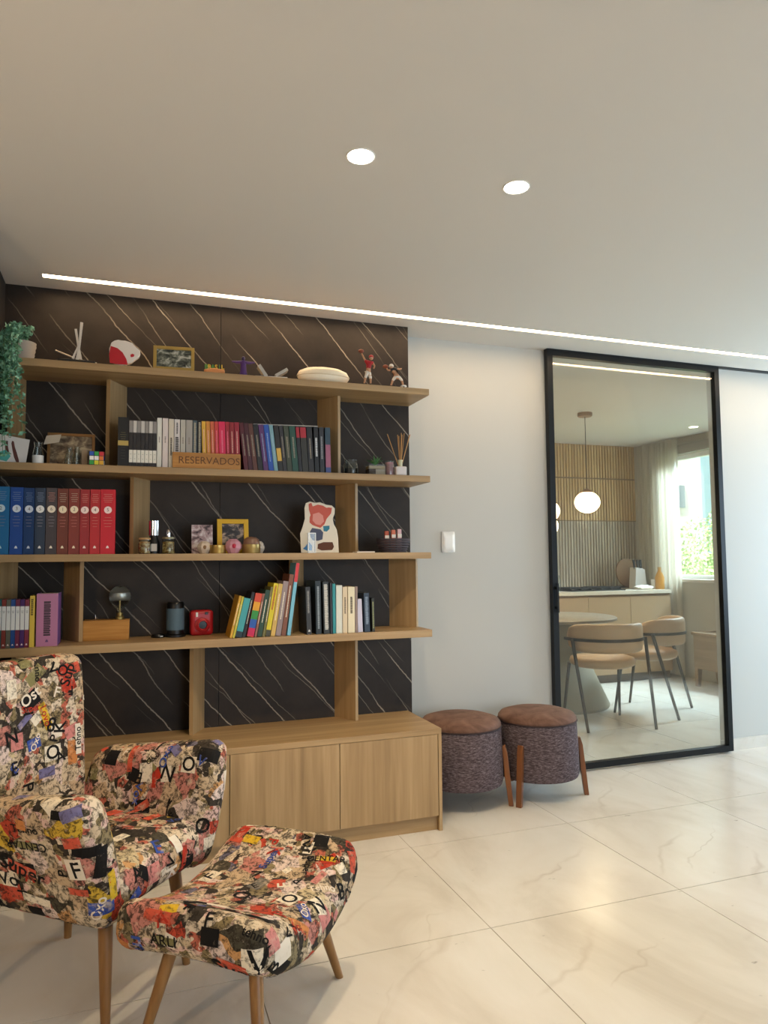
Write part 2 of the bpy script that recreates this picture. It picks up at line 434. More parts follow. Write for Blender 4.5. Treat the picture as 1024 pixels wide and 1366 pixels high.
# ------------------------------------------------------------------ sliding glass door
dr = bpy.data.objects.new('door_1', None); C.objects.link(dr); dr.location = (XD0, YD, 0); struct(dr, 'tall sliding glass door in a slim black frame')
DW = XD1-XD0; ft = .036
MB().box((0, -.018, .012), (ft, .018, 2.494)).build('stile', BLACKM, dr)
MB().box((DW-ft, -.018, .012), (DW, .018, 2.494)).build('stile', BLACKM, dr)
MB().box((ft, -.018, 2.494-ft), (DW-ft, .018, 2.494)).build('rail', BLACKM, dr)
MB().box((ft, -.018, .012), (DW-ft, .018, .012+ft)).build('rail', BLACKM, dr)
MB().box((ft, -.003, .012+ft), (DW-ft, .003, 2.494-ft)).build('glass_pane', PANE, dr)
hd = MB().box((.012, -.044, .93), (.024, -.034, 1.10)).box((.012, -.036, .95), (.024, -.018, .965)).box((.012, -.036, 1.065), (.024, -.018, 1.08))
hd.box((.012, .034, .93), (.024, .044, 1.10)).box((.012, .018, .95), (.024, .036, .965)).box((.012, .018, 1.065), (.024, .036, 1.08))
hd.build('handle', BLACKM, dr)
struct(MB().box((XD0, YD-.02, 2.4942), (X_FAR, YD+.02, HC-.0002)).build('trim_1', BLACKM), 'thin black sliding door track under the ceiling')

# ------------------------------------------------------------------ bookcase
bc = thing('bookcase', (0, YP, 0), 'oak wall bookcase of four long shelves with slanted dividers', 'bookcase')
def shelf(z, th, x0=XL+.002):
    MB().box((x0, YS-YP, z-th), (XP, -.0005, z)).build('shelf_board', OAKX, bc, bevel=.0012)
shelf(Z1, .0315, -.452); shelf(Z2, .031); shelf(Z3, .031); shelf(Z4, .035)
def divider(xf, xb, z0, z1, th=.018, yf=3.402):
    f = Vector((xf, yf-YP, 0)); b = Vector((xb, 0, 0)); d = (b-f).normalized(); n = Vector((-d.y, d.x, 0))*th/2
    ps = [f-n, f+n, b+n, b-n]; ps[2].y = ps[3].y = -.0006
    vs = [(p.x, p.y, z0+.0003) for p in ps]+[(p.x, p.y, z1-.0003) for p in ps]
    MB().add(vs, [(0,1,2,3),(7,6,5,4),(0,4,5,1),(1,5,6,2),(2,6,7,3),(3,7,4,0)]).build('divider', OAKZ, bc)
Z1b, Z2b, Z3b, Z4b = Z1-.0315, Z2-.031, Z3-.031, Z4-.035
for xf, xb in ((-.478, -.440), (-.085, -.014), (.990, .918)): divider(xf, xb, Z2, Z1b)
for xf, xb in ((.021, .094), (1.078, 1.012)): divider(xf, xb, Z3, Z2b)
for xf, xb in ((-.515, -.455), (-.180, -.254), (.745, .83), (1.398, 1.30)): divider(xf, xb, Z4, Z3b)
for xf, xb in ((.287, .350), (1.073, 1.003), (-.44, -.38)): divider(xf, xb, ZC, Z4b)
# low cabinet under it
lc = thing('low_cabinet', (0, YP, 0), 'long low oak cabinet with flat doors beneath the bookcase', 'cabinet')
q = YC-YP
MB().box((XL+.002, q, ZC-.026), (XC, -.0006, ZC)).build('top_board', OAKX, lc, bevel=.0012)
MB().box((XC-.016, q, 0.0), (XC, -.0006, ZC-.0265)).build('end_panel', OAKZ, lc)
MB().box((XL+.004, q+.022, .068), (XC-.017, -.0006, ZC-.0265)).build('body', OAKX, lc)
MB().box((XL+.004, q+.022, .0), (XC-.017, q+.04, .067)).build('plinth', OAKX, lc)
xs = [XL+.004, -.058, .421, .900, XC-.0175]
for a, b in zip(xs, xs[1:]):
    MB().box((a+.0015, q+.001, .0685), (b-.0015, q+.0215, ZC-.0275)).build('door', OAKZ, lc, bevel=.001)

# ------------------------------------------------------------------ armchair and footstool in collage fabric
PRINT = {k: mat('print_'+k, c, .8, spec=.2) for k, c in dict(black='#171514', red='#b23524', coral='#c4543e', pink='#c67f78', yellow='#d0aa2c', blue='#38509a', white='#dcd0be', olive='#817a50', orange='#c27d47', lilac='#6f6a90', grey='#6c675f', cream='#e2d6c0').items()}
for k_, m_ in PRINT.items():
    t_ = NT(m_); v_ = t_.coord('Object'); base_ = tuple(t_.b.inputs['Base Color'].default_value)
    n_ = t_.noise(v_, 55, 6, .75, .5); n2_ = t_.noise(v_, 34, 5, .7, .4)
    lim = .62 if k_ in ('black', 'white') else .50
    c_ = t_.mix(t_.ramp(n_, [(lim, (0, 0, 0, 1)), (lim+.12, (.75,)*3+(1,))]), base_, '#3a3027' if k_ != 'black' else '#b5a48a')
    c_ = t_.mix(t_.ramp(n2_, [(.54, (0, 0, 0, 1)), (.68, (.6,)*3+(1,))]), c_, '#cdb99c' if k_ != 'black' else '#2a241e')
    t_.col(c_)
class Printer:
    """lays flat colour patches and lettering on the surface of built meshes, as the fabric's print"""
    def __init__(s, objs):
        vs = []; fs = []
        bpy.context.view_layer.update()
        for o in objs:
            k = len(vs); mw = o.matrix_world
            vs += [mw @ v.co for v in o.data.vertices]; fs += [tuple(i+k for i in p.vertices) for p in o.data.polygons]
        s.bvh = BVHTree.FromPolygons(vs, fs); s.vs = vs; s.fs = fs; s.out = {}
        s.ar = []; acc = 0
        for f in fs:
            a = (vs[f[1]]-vs[f[0]]).cross(vs[f[2]]-vs[f[0]]).length; acc += a; s.ar.append(acc)
    def stamp(s, p, n, rot, verts, faces, size, key, off, asp=1):
        n = n.normalized(); up = Vector((0, 0, 1)); up = up-n*up.dot(n)
        if up.length < .25: up = Vector((-.6, .8, 0)); up = up-n*up.dot(n)
        up.normalize(); u = up.cross(n); c, sn = math.cos(R(rot)), math.sin(R(rot))
        U = u*c+up*sn; V = up*c-u*sn
        hit = []
        for x, y in verts:
            q = p + U*(x*size*asp) + V*(y*size)
            h, hn, _, d = s.bvh.ray_cast(q+n*.06, -n, .15)
            if h is None or hn.dot(n) < .12: hit.append(None)
            else: hit.append(h+hn*off)
        mb = s.out.setdefault(key, MB()); base = len(mb.v); ix = {}
        for i, h in enumerate(hit):
            if h is not None: ix[i] = len(mb.v); mb.v.append(h)
        for f in faces:
            if all(i in ix for i in f): mb.f.append(tuple(ix[i] for i in f))
    def word(s, p, n, txt, rot, size, key, bold=.01): 
        vs, fs = text2d(txt, bold); s.stamp(p, n, rot, vs, fs, size, key, .0022)
    def patch(s, p, n, rot, w, h, key, off=.001):
        N = 8; vs = [(i/N-.5, j/N-.5) for i in range(N+1) for j in range(N+1)]
        fs = [(i*(N+1)+j, (i+1)*(N+1)+j, (i+1)*(N+1)+j+1, i*(N+1)+j+1) for i in range(N) for j in range(N)]
        s.stamp(p, n, rot, vs, fs, h, key, off, w/h)
    def rnd(s, rng):
        r = rng.random()*s.ar[-1]
        lo, hi = 0, len(s.ar)-1
        while lo < hi:
            m_ = (lo+hi)//2
            if s.ar[m_] < r: lo = m_+1
            else: hi = m_
        f = s.fs[lo]; p = sum((s.vs[i] for i in f), Vector())/len(f)
        n = (s.vs[f[1]]-s.vs[f[0]]).cross(s.vs[f[2]]-s.vs[f[0]])
        h, hn, _, _ = s.bvh.find_nearest(p); return p, (n.normalized() if n.length else hn)
    def px(s, x, y):
        d = ray(x, y).normalized(); h, n, _, _ = s.bvh.ray_cast(EYE, d)
        if h is None: return None
        return h, (n if n.dot(d) < 0 else -n)
    def build(s, parent):
        inv = parent.matrix_world.inverted()
        for key, mb in s.out.items():
            if not mb.f: continue
            me = bpy.data.meshes.new('fabric_print'); me.from_pydata([tuple(inv @ v) for v in mb.v], [], mb.f); me.materials.append(PRINT[key])
            o = bpy.data.objects.new('fabric_print', me); C.objects.link(o); o.parent = parent
            o['label'] = key+' printed shapes and lettering on the fabric'; o['kind'] = 'stuff'
def scatter(pr, n_patch, n_word, seed, dens=1):
    rng = random.Random(seed)
    cols = ['red', 'coral', 'pink', 'cream', 'white', 'black', 'yellow', 'blue', 'olive', 'orange', 'lilac', 'grey', 'black', 'cream', 'coral', 'pink']
    for k in range(n_patch):
        p, n = pr.rnd(rng); pr.patch(p, n, rng.choice((0, 0, 90, 12, -15, 35, -40)), rng.uniform(.02, .08), rng.uniform(.02, .05), rng.choice(cols), .0006+.0009*k/n_patch)
    words = ['N', 'O', 'F', 'V', 'A', 'K', 'P', 'B', 'Super', 'Tehno', 'Vox', 'CENTAR', 'Oxo', 'I', 'E', '8']
    for k in range(n_word):
        p, n = pr.rnd(rng); w = rng.choice(words); big = len(w) == 1
        pr.word(p, n, w, rng.choice((0, 0, 90, -90, 10, -20, 180, 45)), rng.uniform(.026, .05) if big else rng.uniform(.018, .032), rng.choice(['black', 'black', 'black', 'black', 'red', 'white', 'blue']), .02)
def pixel_prints(pr, patches, words):
    for i, (x, y, rot, w, h, key) in enumerate(patches):
        q = pr.px(x, y)
        if q: pr.patch(q[0], q[1], rot, w, h, key, .0016+i*.00002)
    for x, y, txt, rot, size, key in words:
        q = pr.px(x, y)
        if q: pr.word(q[0], q[1], txt, rot, size*1.28, key, .022)

ac = thing('armchair', (-.10, 2.41, 0), 'armchair upholstered in multicoloured lettering collage fabric on tapered wooden legs', 'armchair', rz=R(-40))
def seat_fn(u, v, w, p):
    z = p.z
    if w > .2: z += .016*(1-u*u)*(1-v*v)
    x = p.x
    if w < 0: x -= .05*w*w*(1 if u > 0 else 0)*u
    return (x, p.y, z)
seat = MB().rbox((.02, 0, .36), (.275, .225, .075), .06, 16, seat_fn).build('seat', COLLAGE, ac, 180)
def back_fn(u, v, w, p):
    t = (w+1)/2
    wd = .205+.022*min(1, t*1.4)
    y = p.y/.26*wd
    x = p.x - .055*t + .04*(p.y/.26)**2
    return (x, y, p.z)
back = MB().rbox((-.262, 0, .63), (.055, .26, .305), .04, 18, back_fn).build('backrest', COLLAGE, ac, 180)
def arm_fn(side):
    def fn(u, v, w, p):
        s = (p.x/.26+1)/2; t = (p.z/.2+1)/2
        bl, br, tl, tr = Vector((-.25, .300)), Vector((.285, .285)), Vector((-.215, .600)), Vector((.285, .66))
        q = (bl*(1-s)+br*s)*(1-t)+(tl*(1-s)+tr*s)*t
        lat = .195+.105*t
        thick = .85+.25*t
        return (q.x+.02*math.sin(math.pi*t)*s, side*lat+p.y*thick, q.y)
    return fn
arms = []
for sd in (1, -1):
    arms.append(MB().rbox((0, 0, 0), (.26, .056, .2), .05, 18, arm_fn(sd)).build('arm', COLLAGE, ac, 180))
def leg_mb(top, foot, r0, r1):
    top = Vector(top); foot = Vector(foot)
    up = top+(top-foot)*.0
    mb = MB(); n = 12; vs = []
    for z, (c, r) in enumerate(((foot, r1), (foot.lerp(up, .5), (r0+r1)/2*1.03), (up, r0))):
        for k in range(n): a = 2*math.pi*k/n; vs.append((c.x+r*math.cos(a), c.y+r*math.sin(a), c.z))
    fs = [tuple(range(n))[::-1], tuple(2*n+k for k in range(n))]
    for b in (0, 1):
        for k in range(n): fs.append((b*n+k, b*n+(k+1) % n, (b+1)*n+(k+1) % n, (b+1)*n+k))
    return mb.add(vs, fs)
for sx, sy in ((1, 1), (1, -1), (-1, 1), (-1, -1)):
    leg_mb((sx*.205, sy*.150, .296), (sx*.235, sy*.178, 0), .021, .012).build('leg', CHLEG, ac, 60)
pa = Printer([seat, back]+arms); scatter(pa, 120, 105, 3)
pixel_prints(pa,
    [(70, 1004, 0, .06, .05, 'cream'), (22, 990, 0, .05, .05, 'pink'), (45, 992, 10, .05, .035, 'blue'), (60, 955, -70, .09, .028, 'yellow'), (88, 905, -70, .09, .05, 'red'), (40, 935, 30, .07, .05, 'black'), (75, 975, 0, .04, .04, 'white'), (95, 975, 20, .05, .04, 'pink'), (104, 985, 90, .10, .02, 'white'), (62, 1030, 0, .06, .03, 'lilac'), (15, 920, 0, .04, .06, 'cream'),
     (195, 1030, 10, .05, .06, 'cream'), (175, 1010, 10, .02, .09, 'coral'), (222, 1032, 10, .04, .05, 'cream'), (252, 1020, 0, .055, .05, 'cream'), (235, 1000, -30, .05, .03, 'lilac'), (270, 985, 0, .06, .025, 'olive'), (150, 1010, 0, .05, .05, 'black'), (206, 1040, 5, .015, .05, 'red'), (290, 990, 0, .03, .03, 'lilac'), (240, 983, 5, .09, .02, 'yellow'), (300, 1040, 0, .03, .06, 'white'), (303, 1020, 0, .02, .02, 'coral'), (297, 1072, 0, .03, .03, 'coral'),
     (35, 1127, 0, .075, .02, 'olive'), (30, 1160, -18, .09, .04, 'coral'), (12, 1172, 0, .05, .045, 'cream'), (100, 1160, 5, .05, .06, 'white'), (95, 1125, 10, .05, .03, 'coral'), (92, 1088, 20, .05, .03, 'lilac'), (135, 1212, 5, .06, .04, 'blue'), (105, 1190, 0, .06, .02, 'coral'), (150, 1180, -75, .08, .022, 'yellow'), (50, 1200, -8, .09, .025, 'cream'), (28, 1100, 80, .03, .03, 'orange'), (135, 1150, 0, .03, .08, 'black'),
     (150, 1085, 10, .06, .04, 'coral'), (205, 1090, 10, .08, .03, 'coral'), (160, 1118, 5, .05, .03, 'cream'), (235, 1125, 0, .03, .05, 'white'), (245, 1145, 80, .07, .022, 'red'), (205, 1165, 0, .05, .05, 'pink'), (215, 1185, 60, .06, .018, 'white'), (180, 1195, 30, .04, .03, 'blue')],
    [(70, 1004, 'O', 0, .036, 'black'), (15, 985, 'N', 10, .040, 'black'), (47, 990, 'Oxo', 65, .018, 'white'), (80, 970, 'K', 80, .034, 'black'), (72, 985, 'P', 70, .026, 'black'), (80, 1010, 'A', 15, .028, 'black'), (104, 985, 'Tehno', 88, .017, 'black'), (60, 955, 'Lovo', -75, .020, 'red'), (90, 900, 'Sup', 70, .030, 'black'), (70, 893, 'V', -60, .032, 'black'), (48, 900, 'ouu', 88, .018, 'black'), (40, 930, 'Ost', 30, .030, 'white'), (38, 952, 'I', 90, .03, 'black'),
     (186, 1037, 'E', 178, .030, 'black'), (224, 1032, 'N', -12, .040, 'black'), (252, 1020, 'O', 0, .036, 'black'), (300, 1050, 'F', 5, .030, 'black'), (205, 1012, 'Oboli', 35, .014, 'black'), (214, 995, 'I', 15, .04, 'black'), (185, 990, 'Ost', -25, .028, 'white'),
     (35, 1127, 'CENTAR', 180, .020, 'black'), (30, 1160, 'Super', -18, .036, 'black'), (12, 1172, 'Vo', 0, .034, 'black'), (102, 1162, 'F', 8, .038, 'black'), (132, 1212, 'Oxo', 75, .022, 'white'), (50, 1200, 'tehno', -8, .022, 'black'), (150, 1180, 'Lovo', -75, .018, 'red'), (140, 1160, 'I', 70, .04, 'black'),
     (160, 1118, 'Vo', 170, .030, 'black'), (236, 1122, '8', 0, .030, 'black'), (246, 1148, 'Sup', 75, .026, 'black'), (208, 1090, 'Super', 160, .026, 'black'), (228, 1150, 'V', 60, .030, 'black'), (216, 1183, 'tehno', 65, .017, 'black')])
pa.build(ac)

ot = thing('footstool', (.335, 2.09, 0), 'saddle-shaped footstool in matching lettering collage fabric in front of the armchair', 'footstool', rz=R(-40))
def ott_fn(u, v, w, p):
    yy = p.y/.30
    z = p.z + .09*yy*yy - .012*(p.x/.21)**2
    return (p.x*(1-.04*yy*yy), p.y*(1-.03*w), z)
ocu = MB().rbox((0, 0, .268), (.232, .30, .062), .05, 18, ott_fn).build('cushion', COLLAGE, ot, 180)
for sx, sy in ((1, 1), (1, -1), (-1, 1), (-1, -1)):
    leg_mb((sx*.125, sy*.17, .236), (sx*.175, sy*.235, 0), .019, .012).build('leg', CHLEG, ot, 60)
po = Printer([ocu]); scatter(po, 45, 46, 11)
pixel_prints(po,
    [(335, 1285, 0, .05, .06, 'cream'), (310, 1290, -12, .08, .04, 'coral'), (386, 1200, 0, .06, .05, 'cream'), (405, 1215, 30, .06, .03, 'blue'), (425, 1208, -20, .04, .05, 'cream'), (280, 1170, 0, .06, .04, 'cream'), (225, 1212, 20, .05, .025, 'yellow'), (260, 1205, 30, .06, .05, 'black'), (435, 1146, -5, .06, .018, 'yellow'), (335, 1120, 0, .06, .03, 'yellow'), (470, 1150, 60, .06, .03, 'coral'), (345, 1225, 10, .07, .03, 'black'), (220, 1255, 0, .06, .02, 'olive'), (400, 1235, -60, .07, .025, 'orange'), (345, 1180, 0, .06, .04, 'grey'), (210, 1222, 0, .08, .025, 'coral'), (280, 1250, 0, .05, .04, 'black'), (365, 1255, 0, .04, .05, 'pink'), (315, 1120, 0, .05, .02, 'coral')],
    [(345, 1288, 'V', 0, .050, 'black'), (308, 1292, 'Sup', -15, .040, 'black'), (387, 1200, 'O', 0, .034, 'black'), (424, 1208, 'N', -10, .036, 'black'), (280, 1170, 'F', -5, .032, 'black'), (435, 1146, 'CENTAR', 3, .017, 'black'), (262, 1202, 'Ost', 25, .026, 'white'), (278, 1228, 'F', 5, .030, 'black'), (218, 1255, 'ARLI', 0, .022, 'black'), (340, 1248, 'tehno', -20, .016, 'black'), (455, 1190, 'B', -10, .034, 'black'), (405, 1214, 'Oxo', 20, .018, 'white'), (400, 1240, 'Lovo', -65, .018, 'red'), (215, 1225, 'A', 30, .03, 'red')])
po.build(ot)

# ------------------------------------------------------------------ two stools
def stool(loc, rz, label):
    t = thing('stool', loc, label, 'stool', 'stools beside the glass door', rz)
    MB().lathe([(.17, .105), (.208, .112), (.214, .135), (.212, .25), (.206, .385), (.200, .392), (.15, .392)], 48).build('body', WEAVE, t, 60)
    top = MB().lathe([(.14, .388), (.2005, .391), (.207, .400), (.205, .412), (.192, .428), (.15, .441), (.08, .448), (.001, .450)], 48).build('seat_pad', SUEDE, t, 180)
    pts = [(.2075*math.cos(2*math.pi*k/48), .2075*math.sin(2*math.pi*k/48), .394) for k in range(49)]
    MB().tube(pts, .0032, 6).build('piping', mat('piping', '#3a2a2a', .7), top, 60)
    for a in (-100, 20, 140):
        M = Matrix.Rotation(R(a), 4, 'Z')
        prof = [(.208, .295), (.224, .300), (.236, .26), (.262, .0), (.238, .0), (.219, .15), (.216, .2)]
        MB().prism([(x, z) for x, z in prof], -.015, .015, M).build('leg', WALNUT, t, bevel=.003)
    return t
stool((2.078, 3.395, 0), R(-44), 'round stool with tan top and grey woven side, nearest the glass door')
stool((1.638, 3.415, 0), R(-51), 'round stool with tan top, half hidden behind the low cabinet')

# ------------------------------------------------------------------ dining room behind the glass
struct(MB().box((.5, Y_FAR+.05, 0), (X_FAR+.2, Y_FAR+.2, HC)).build('wall_dining_back', mat('slat_backing', '#5d4c36', .8)), 'far kitchen wall behind the wooden slats')
struct(MB().box((1.0, YW+.14, 0), (1.14, Y_FAR+.05, HC)).build('wall_dining_left', WALLM), 'left wall of the dining room')
WY0, WY1 = 4.85, 6.25
wz0 = at(905, 772, x=X_FAR).z; wz1 = at(903, 608, x=X_FAR).z
wd = MB().box((X_FAR, YW+.14, 0), (X_FAR+.16, WY0, HC)).box((X_FAR, WY1, 0), (X_FAR+.16, Y_FAR+.05, HC)).box((X_FAR, WY0, 0), (X_FAR+.16, WY1, wz0)).box((X_FAR, WY0, wz1), (X_FAR+.16, WY1, HC))
struct(wd.build('wall_dining_right', plaster('dining_paint', '#b9b2a4')), 'grey window wall of the dining room')
wn = bpy.data.objects.new('window_1', None); C.objects.link(wn); wn.location = (X_FAR+.08, (WY0+WY1)/2, wz0); struct(wn, 'white framed window with trees outside')
hw = (WY1-WY0)/2; hz = wz1-wz0
WF = mat('window_white', '#e8ecec', .4)
for a, b in (((-.03, -hw, 0), (.03, -hw+.04, hz)), ((-.03, hw-.04, 0), (.03, hw, hz)), ((-.03, -.02, .04), (.03, .02, hz-.04)), ((-.03, -hw+.04, 0), (.03, hw-.04, .04)), ((-.03, -hw+.04, hz-.04), (.03, hw-.04, hz))):
    MB().box(a, b).build('window_frame', WF, wn)
MB().box((-.13, -hw-.02, -.03), (.0, hw+.02, -.0005)).build('window_sill', mat('sill_stone', '#d7d0c4', .4), wn)
for a, b in ((-hw+.04, -.02), (.02, hw-.04)): MB().box((-.004, a, .04), (.004, b, hz-.04)).build('window_pane', PANE, wn)
tag(MB().box((X_FAR-.06, WY0-.05, wz1+.005), (X_FAR-.001, WY1+.3, wz1+.10)).build('blind_box', mat('blind_grey', '#8f897e', .6)), 'grey roller blind box above the dining window', 'blind')
# slatted wall
sl = thing('slatted_panel', (0, Y_FAR, 0), 'wall of thin vertical wooden slats in the kitchen', 'wall panel')
zA, zB = at(800, 695, y=Y_FAR).z, at(800, 639, y=Y_FAR).z
sm = {}
for nm, z0, z1, mt in (('a', .93, zA-.006, SLATG), ('b', zA+.006, zB-.008, SLATW), ('c', zB+.008, HC-.002, SLATW)):
    me = MB().box((-.0125, -.03, z0), (.0125, .049, z1)).mesh('slat'); me.materials.append(mt); sm[nm] = me
for k in range(44):
    x = 3.92+k*.0365
    if x > X_FAR-.03: break
    for nm in sm:
        o = bpy.data.objects.new('slat', sm[nm]); C.objects.link(o); o.parent = sl; o.location = (x, 0, 0)
MB().box((3.9, -.012, zB-.007), (X_FAR-.02, .049, zB+.007)).build('rail', mat('rail_brown', '#8a7352', .5), sl)
MB().box((3.9, -.012, zA-.005), (X_FAR-.02, .049, zA+.005)).build('rail', mat('rail_brown', '#8a7352', .5), sl)
# kitchen counter
cy = 6.02; cz = at(800, 789, y=cy).z
kc = thing('kitchen_counter', (4.6, cy, 0), 'kitchen counter with pale worktop under the slatted wall', 'counter')
MB().box((-1.3, 0, cz-.035), (.72, Y_FAR-.035-cy, cz)).build('worktop', mat('worktop', '#cfc3b0', .35), kc)
MB().box((-1.3, .03, .08), (.72, Y_FAR-.035-cy, cz-.036)).build('body', mat('counter_body', '#9c8264', .5), kc)
MB().box((-1.3, .06, .0), (.72, .5, .08)).build('plinth', mat('counter_plinth', '#5a4b3c', .6), kc)
for k in range(4): MB().box((-1.297+k*.503, .011, .085), (-1.297+k*.503+.499, .0295, cz-.06)).build('door', mat('counter_door', '#a98d6c', .45), kc)
def onct(px, dy=.25): p = at(px, 785, y=cy+dy); return Vector((p.x, cy+dy, cz))
p = onct(783, .28)
ck = thing('cooktop', p, 'black gas cooktop on the kitchen counter', 'cooktop')
MB().box((-.32, -.2, 0), (.32, .2, .012)).build('plate', BLACKP, ck)
for x in (-.18, .18):
    g = MB()
    for y in (-.13, 0, .13): g.box((x-.13, y-.006, .02), (x+.13, y+.006, .035))
    for xx in (-.12, 0, .12): g.box((x+xx-.006, -.15, .012), (x+xx+.006, .15, .032))
    g.build('grate', mat('cast_iron', '#1a1a1a', .6), ck)
    MB().lathe([(.001, .0125), (.035, .0125), (.035, .022), (.001, .022)], 16, None, x, 0).build('burner', CHROME, ck, 40)
p = onct(850, .30)
kb = thing('knife_block', p, 'pale knife block full of dark handled knives on the counter', 'knife block')
Mk = Matrix.Rotation(R(-14), 4, 'Y')
MB().prism([(-.07, 0), (.09, 0), (.06, .21), (-.05, .23)], -.05, .05).build('block', mat('block_grey', '#c9c6c2', .4), kb, bevel=.004)
for k in range(6):
    x = -.042+.019*k; M = Matrix.Translation((x, -.02+.02*(k % 2), .20)) @ Matrix.Rotation(R(-10+2*k), 4, 'Y')
    MB().box((-.008, -.006, 0), (.008, .006, .11)).build('knife_handle', BLACKP, kb, bevel=.002).matrix_local = M
p = onct(838, .42)
cb = tag(MB().lathe([(.001, -.009), (.155, -.009), (.16, 0), (.155, .009), (.001, .009)], 32, Matrix.Translation((0, 0, .165)) @ Matrix.Rotation(R(80), 4, 'X')).build('cutting_board', mat('board_wood', '#7a5a38', .5), None, 50), 'round brown cutting board leaning behind the knife block', 'cutting board'); cb.location = p
p = onct(880, .14)
jb = thing('bottle', p, 'amber bottle standing on the counter near the window curtain', 'bottle')
MB().lathe([(.001, 0), (.045, 0), (.047, .02), (.047, .12), (.030, .165), (.016, .185), (.016, .205), (.001, .205)], 20).build('body', mat('amber_glass', '#d79a3a', .15), jb, 60)
MB().lathe([(.001, .205), (.018, .205), (.018, .23), (.001, .23)], 16).build('cap', mat('cap_gold', '#c99d55', .4), jb, 40)
p = onct(873, .20)
gl_ = tag(MB().lathe([(.001, 0), (.03, 0), (.036, .1), (.033, .1), (.028, .006), (.001, .006)], 20).build('drinking_glass', WHITE, None, 50), 'small white cup beside the amber bottle', 'cup'); gl_.location = p
p = onct(858, .14)
tw = MB().rbox((0, 0, .022), (.10, .05, .022), .02, 8, lambda u, v, w, q: (q.x+.01*math.sin(9*v), q.y, q.z*(.6+.4*math.cos(2.2*u))+.006*math.sin(11*u+3*v)))
tw = tag(tw.build('tea_towel', mat('towel_white', '#e6e1d8', .9), None, 180), 'crumpled white tea towel on the counter edge', 'towel'); tw.location = p
p = onct(741, .2)
vs_ = tag(MB().lathe([(.001, 0), (.05, 0), (.052, .12), (.04, .15), (.04, .16), (.036, .16), (.036, .15), (.047, .12), (.046, .006), (.001, .006)], 20).build('glass_jar', GLASS, None, 60), 'clear glass jar at the left end of the kitchen counter', 'jar'); vs_.location = p
# curtain
cu_ = MB(); n = 90; ya, yb_ = 5.98, 6.62
for k in range(n+1):
    y = ya+(yb_-ya)*k/n; x = X_FAR-.10+.03*math.sin(k*.9)+.012*math.sin(k*.37)
    cu_.v += [Vector((x, y, .03)), Vector((x, y, 1.2)), Vector((x+.0, y, 2.485))]
for k in range(n): a = k*3; cu_.f += [(a, a+3, a+4, a+1), (a+1, a+4, a+5, a+2)]
cu = tag(cu_.build('curtain', SHEER, None, 180), 'sheer cream curtain hanging beside the dining window', 'curtain')
# pendants
GLOBE = mat('opal_globe', '#fff6e4', .4, emit='#ffe6b8', estr=4.5)
def pendant(loc, zc, r, label):
    t = thing('pendant_lamp', loc, label, 'pendant lamp', 'opal pendant lamps over the dining table')
    MB().lathe([(.001, 0), (.062, 0), (.062, -.028), (.055, -.034), (.001, -.034)], 28).build('canopy', mat('pendant_wood', '#9a734a', .5), t, 40)
    MB().tube([(0, 0, -.034), (0, 0, zc+r*.95-loc[2])], .0035, 6).build('cord', BRONZE, t)
    z = zc-loc[2]
    MB().lathe([(.001, z+r*.82+.03), (.012, z+r*.82+.03), (.05, z+r*.80+.006), (.055, z+r*.78), (.001, z+r*.78)], 24).build('cap', mat('pendant_wood', '#9a734a', .5), t, 40)
    MB().sphere((0, 0, z), r, 28, 16, sz=.86).build('globe', GLOBE, t, 180)
    l = bpy.data.lights.new('pendant_bulb', 'POINT'); l.energy = 7; l.color = (1, .80, .52); l.shadow_soft_size = .1
    o = bpy.data.objects.new('pendant_bulb', l); C.objects.link(o); o.location = (loc[0], loc[1], zc-r-.02)
g = at(783, 670, y=5.2)
pendant((g.x, 5.2, HC), g.z, .108, 'lit opal globe pendant lamp hanging in the middle of the glass door')
g = at(729, 682, y=5.0); pendant((g.x, 5.0, HC), g.z, .105, 'upper of two lit globe lamps half hidden by the left frame')
g = at(728, 702, y=5.3); pendant((g.x, 5.3, HC), g.z, .105, 'lower of two lit globe lamps half hidden by the left frame')
downlight((5.15, 5.45, HC), 'small ceiling spot in the dining room near the window', 0)
# dining table with flared pedestal
dt = thing('dining_table', (3.48, 5.38, 0), 'round dining table on a flared grey pedestal', 'table')
MB().lathe([(.001, .715), (.50, .715), (.525, .725), (.525, .742), (.515, .748), (.001, .748)], 48).build('tabletop', mat('table_top', '#857b6c', .3), dt, 40)
MB().lathe([(.44, 0), (.45, .02), (.33, .28), (.22, .52), (.20, .7149), (.001, .7149)], 40).build('pedestal', mat('table_base', '#8e8672', .5), dt, 40)
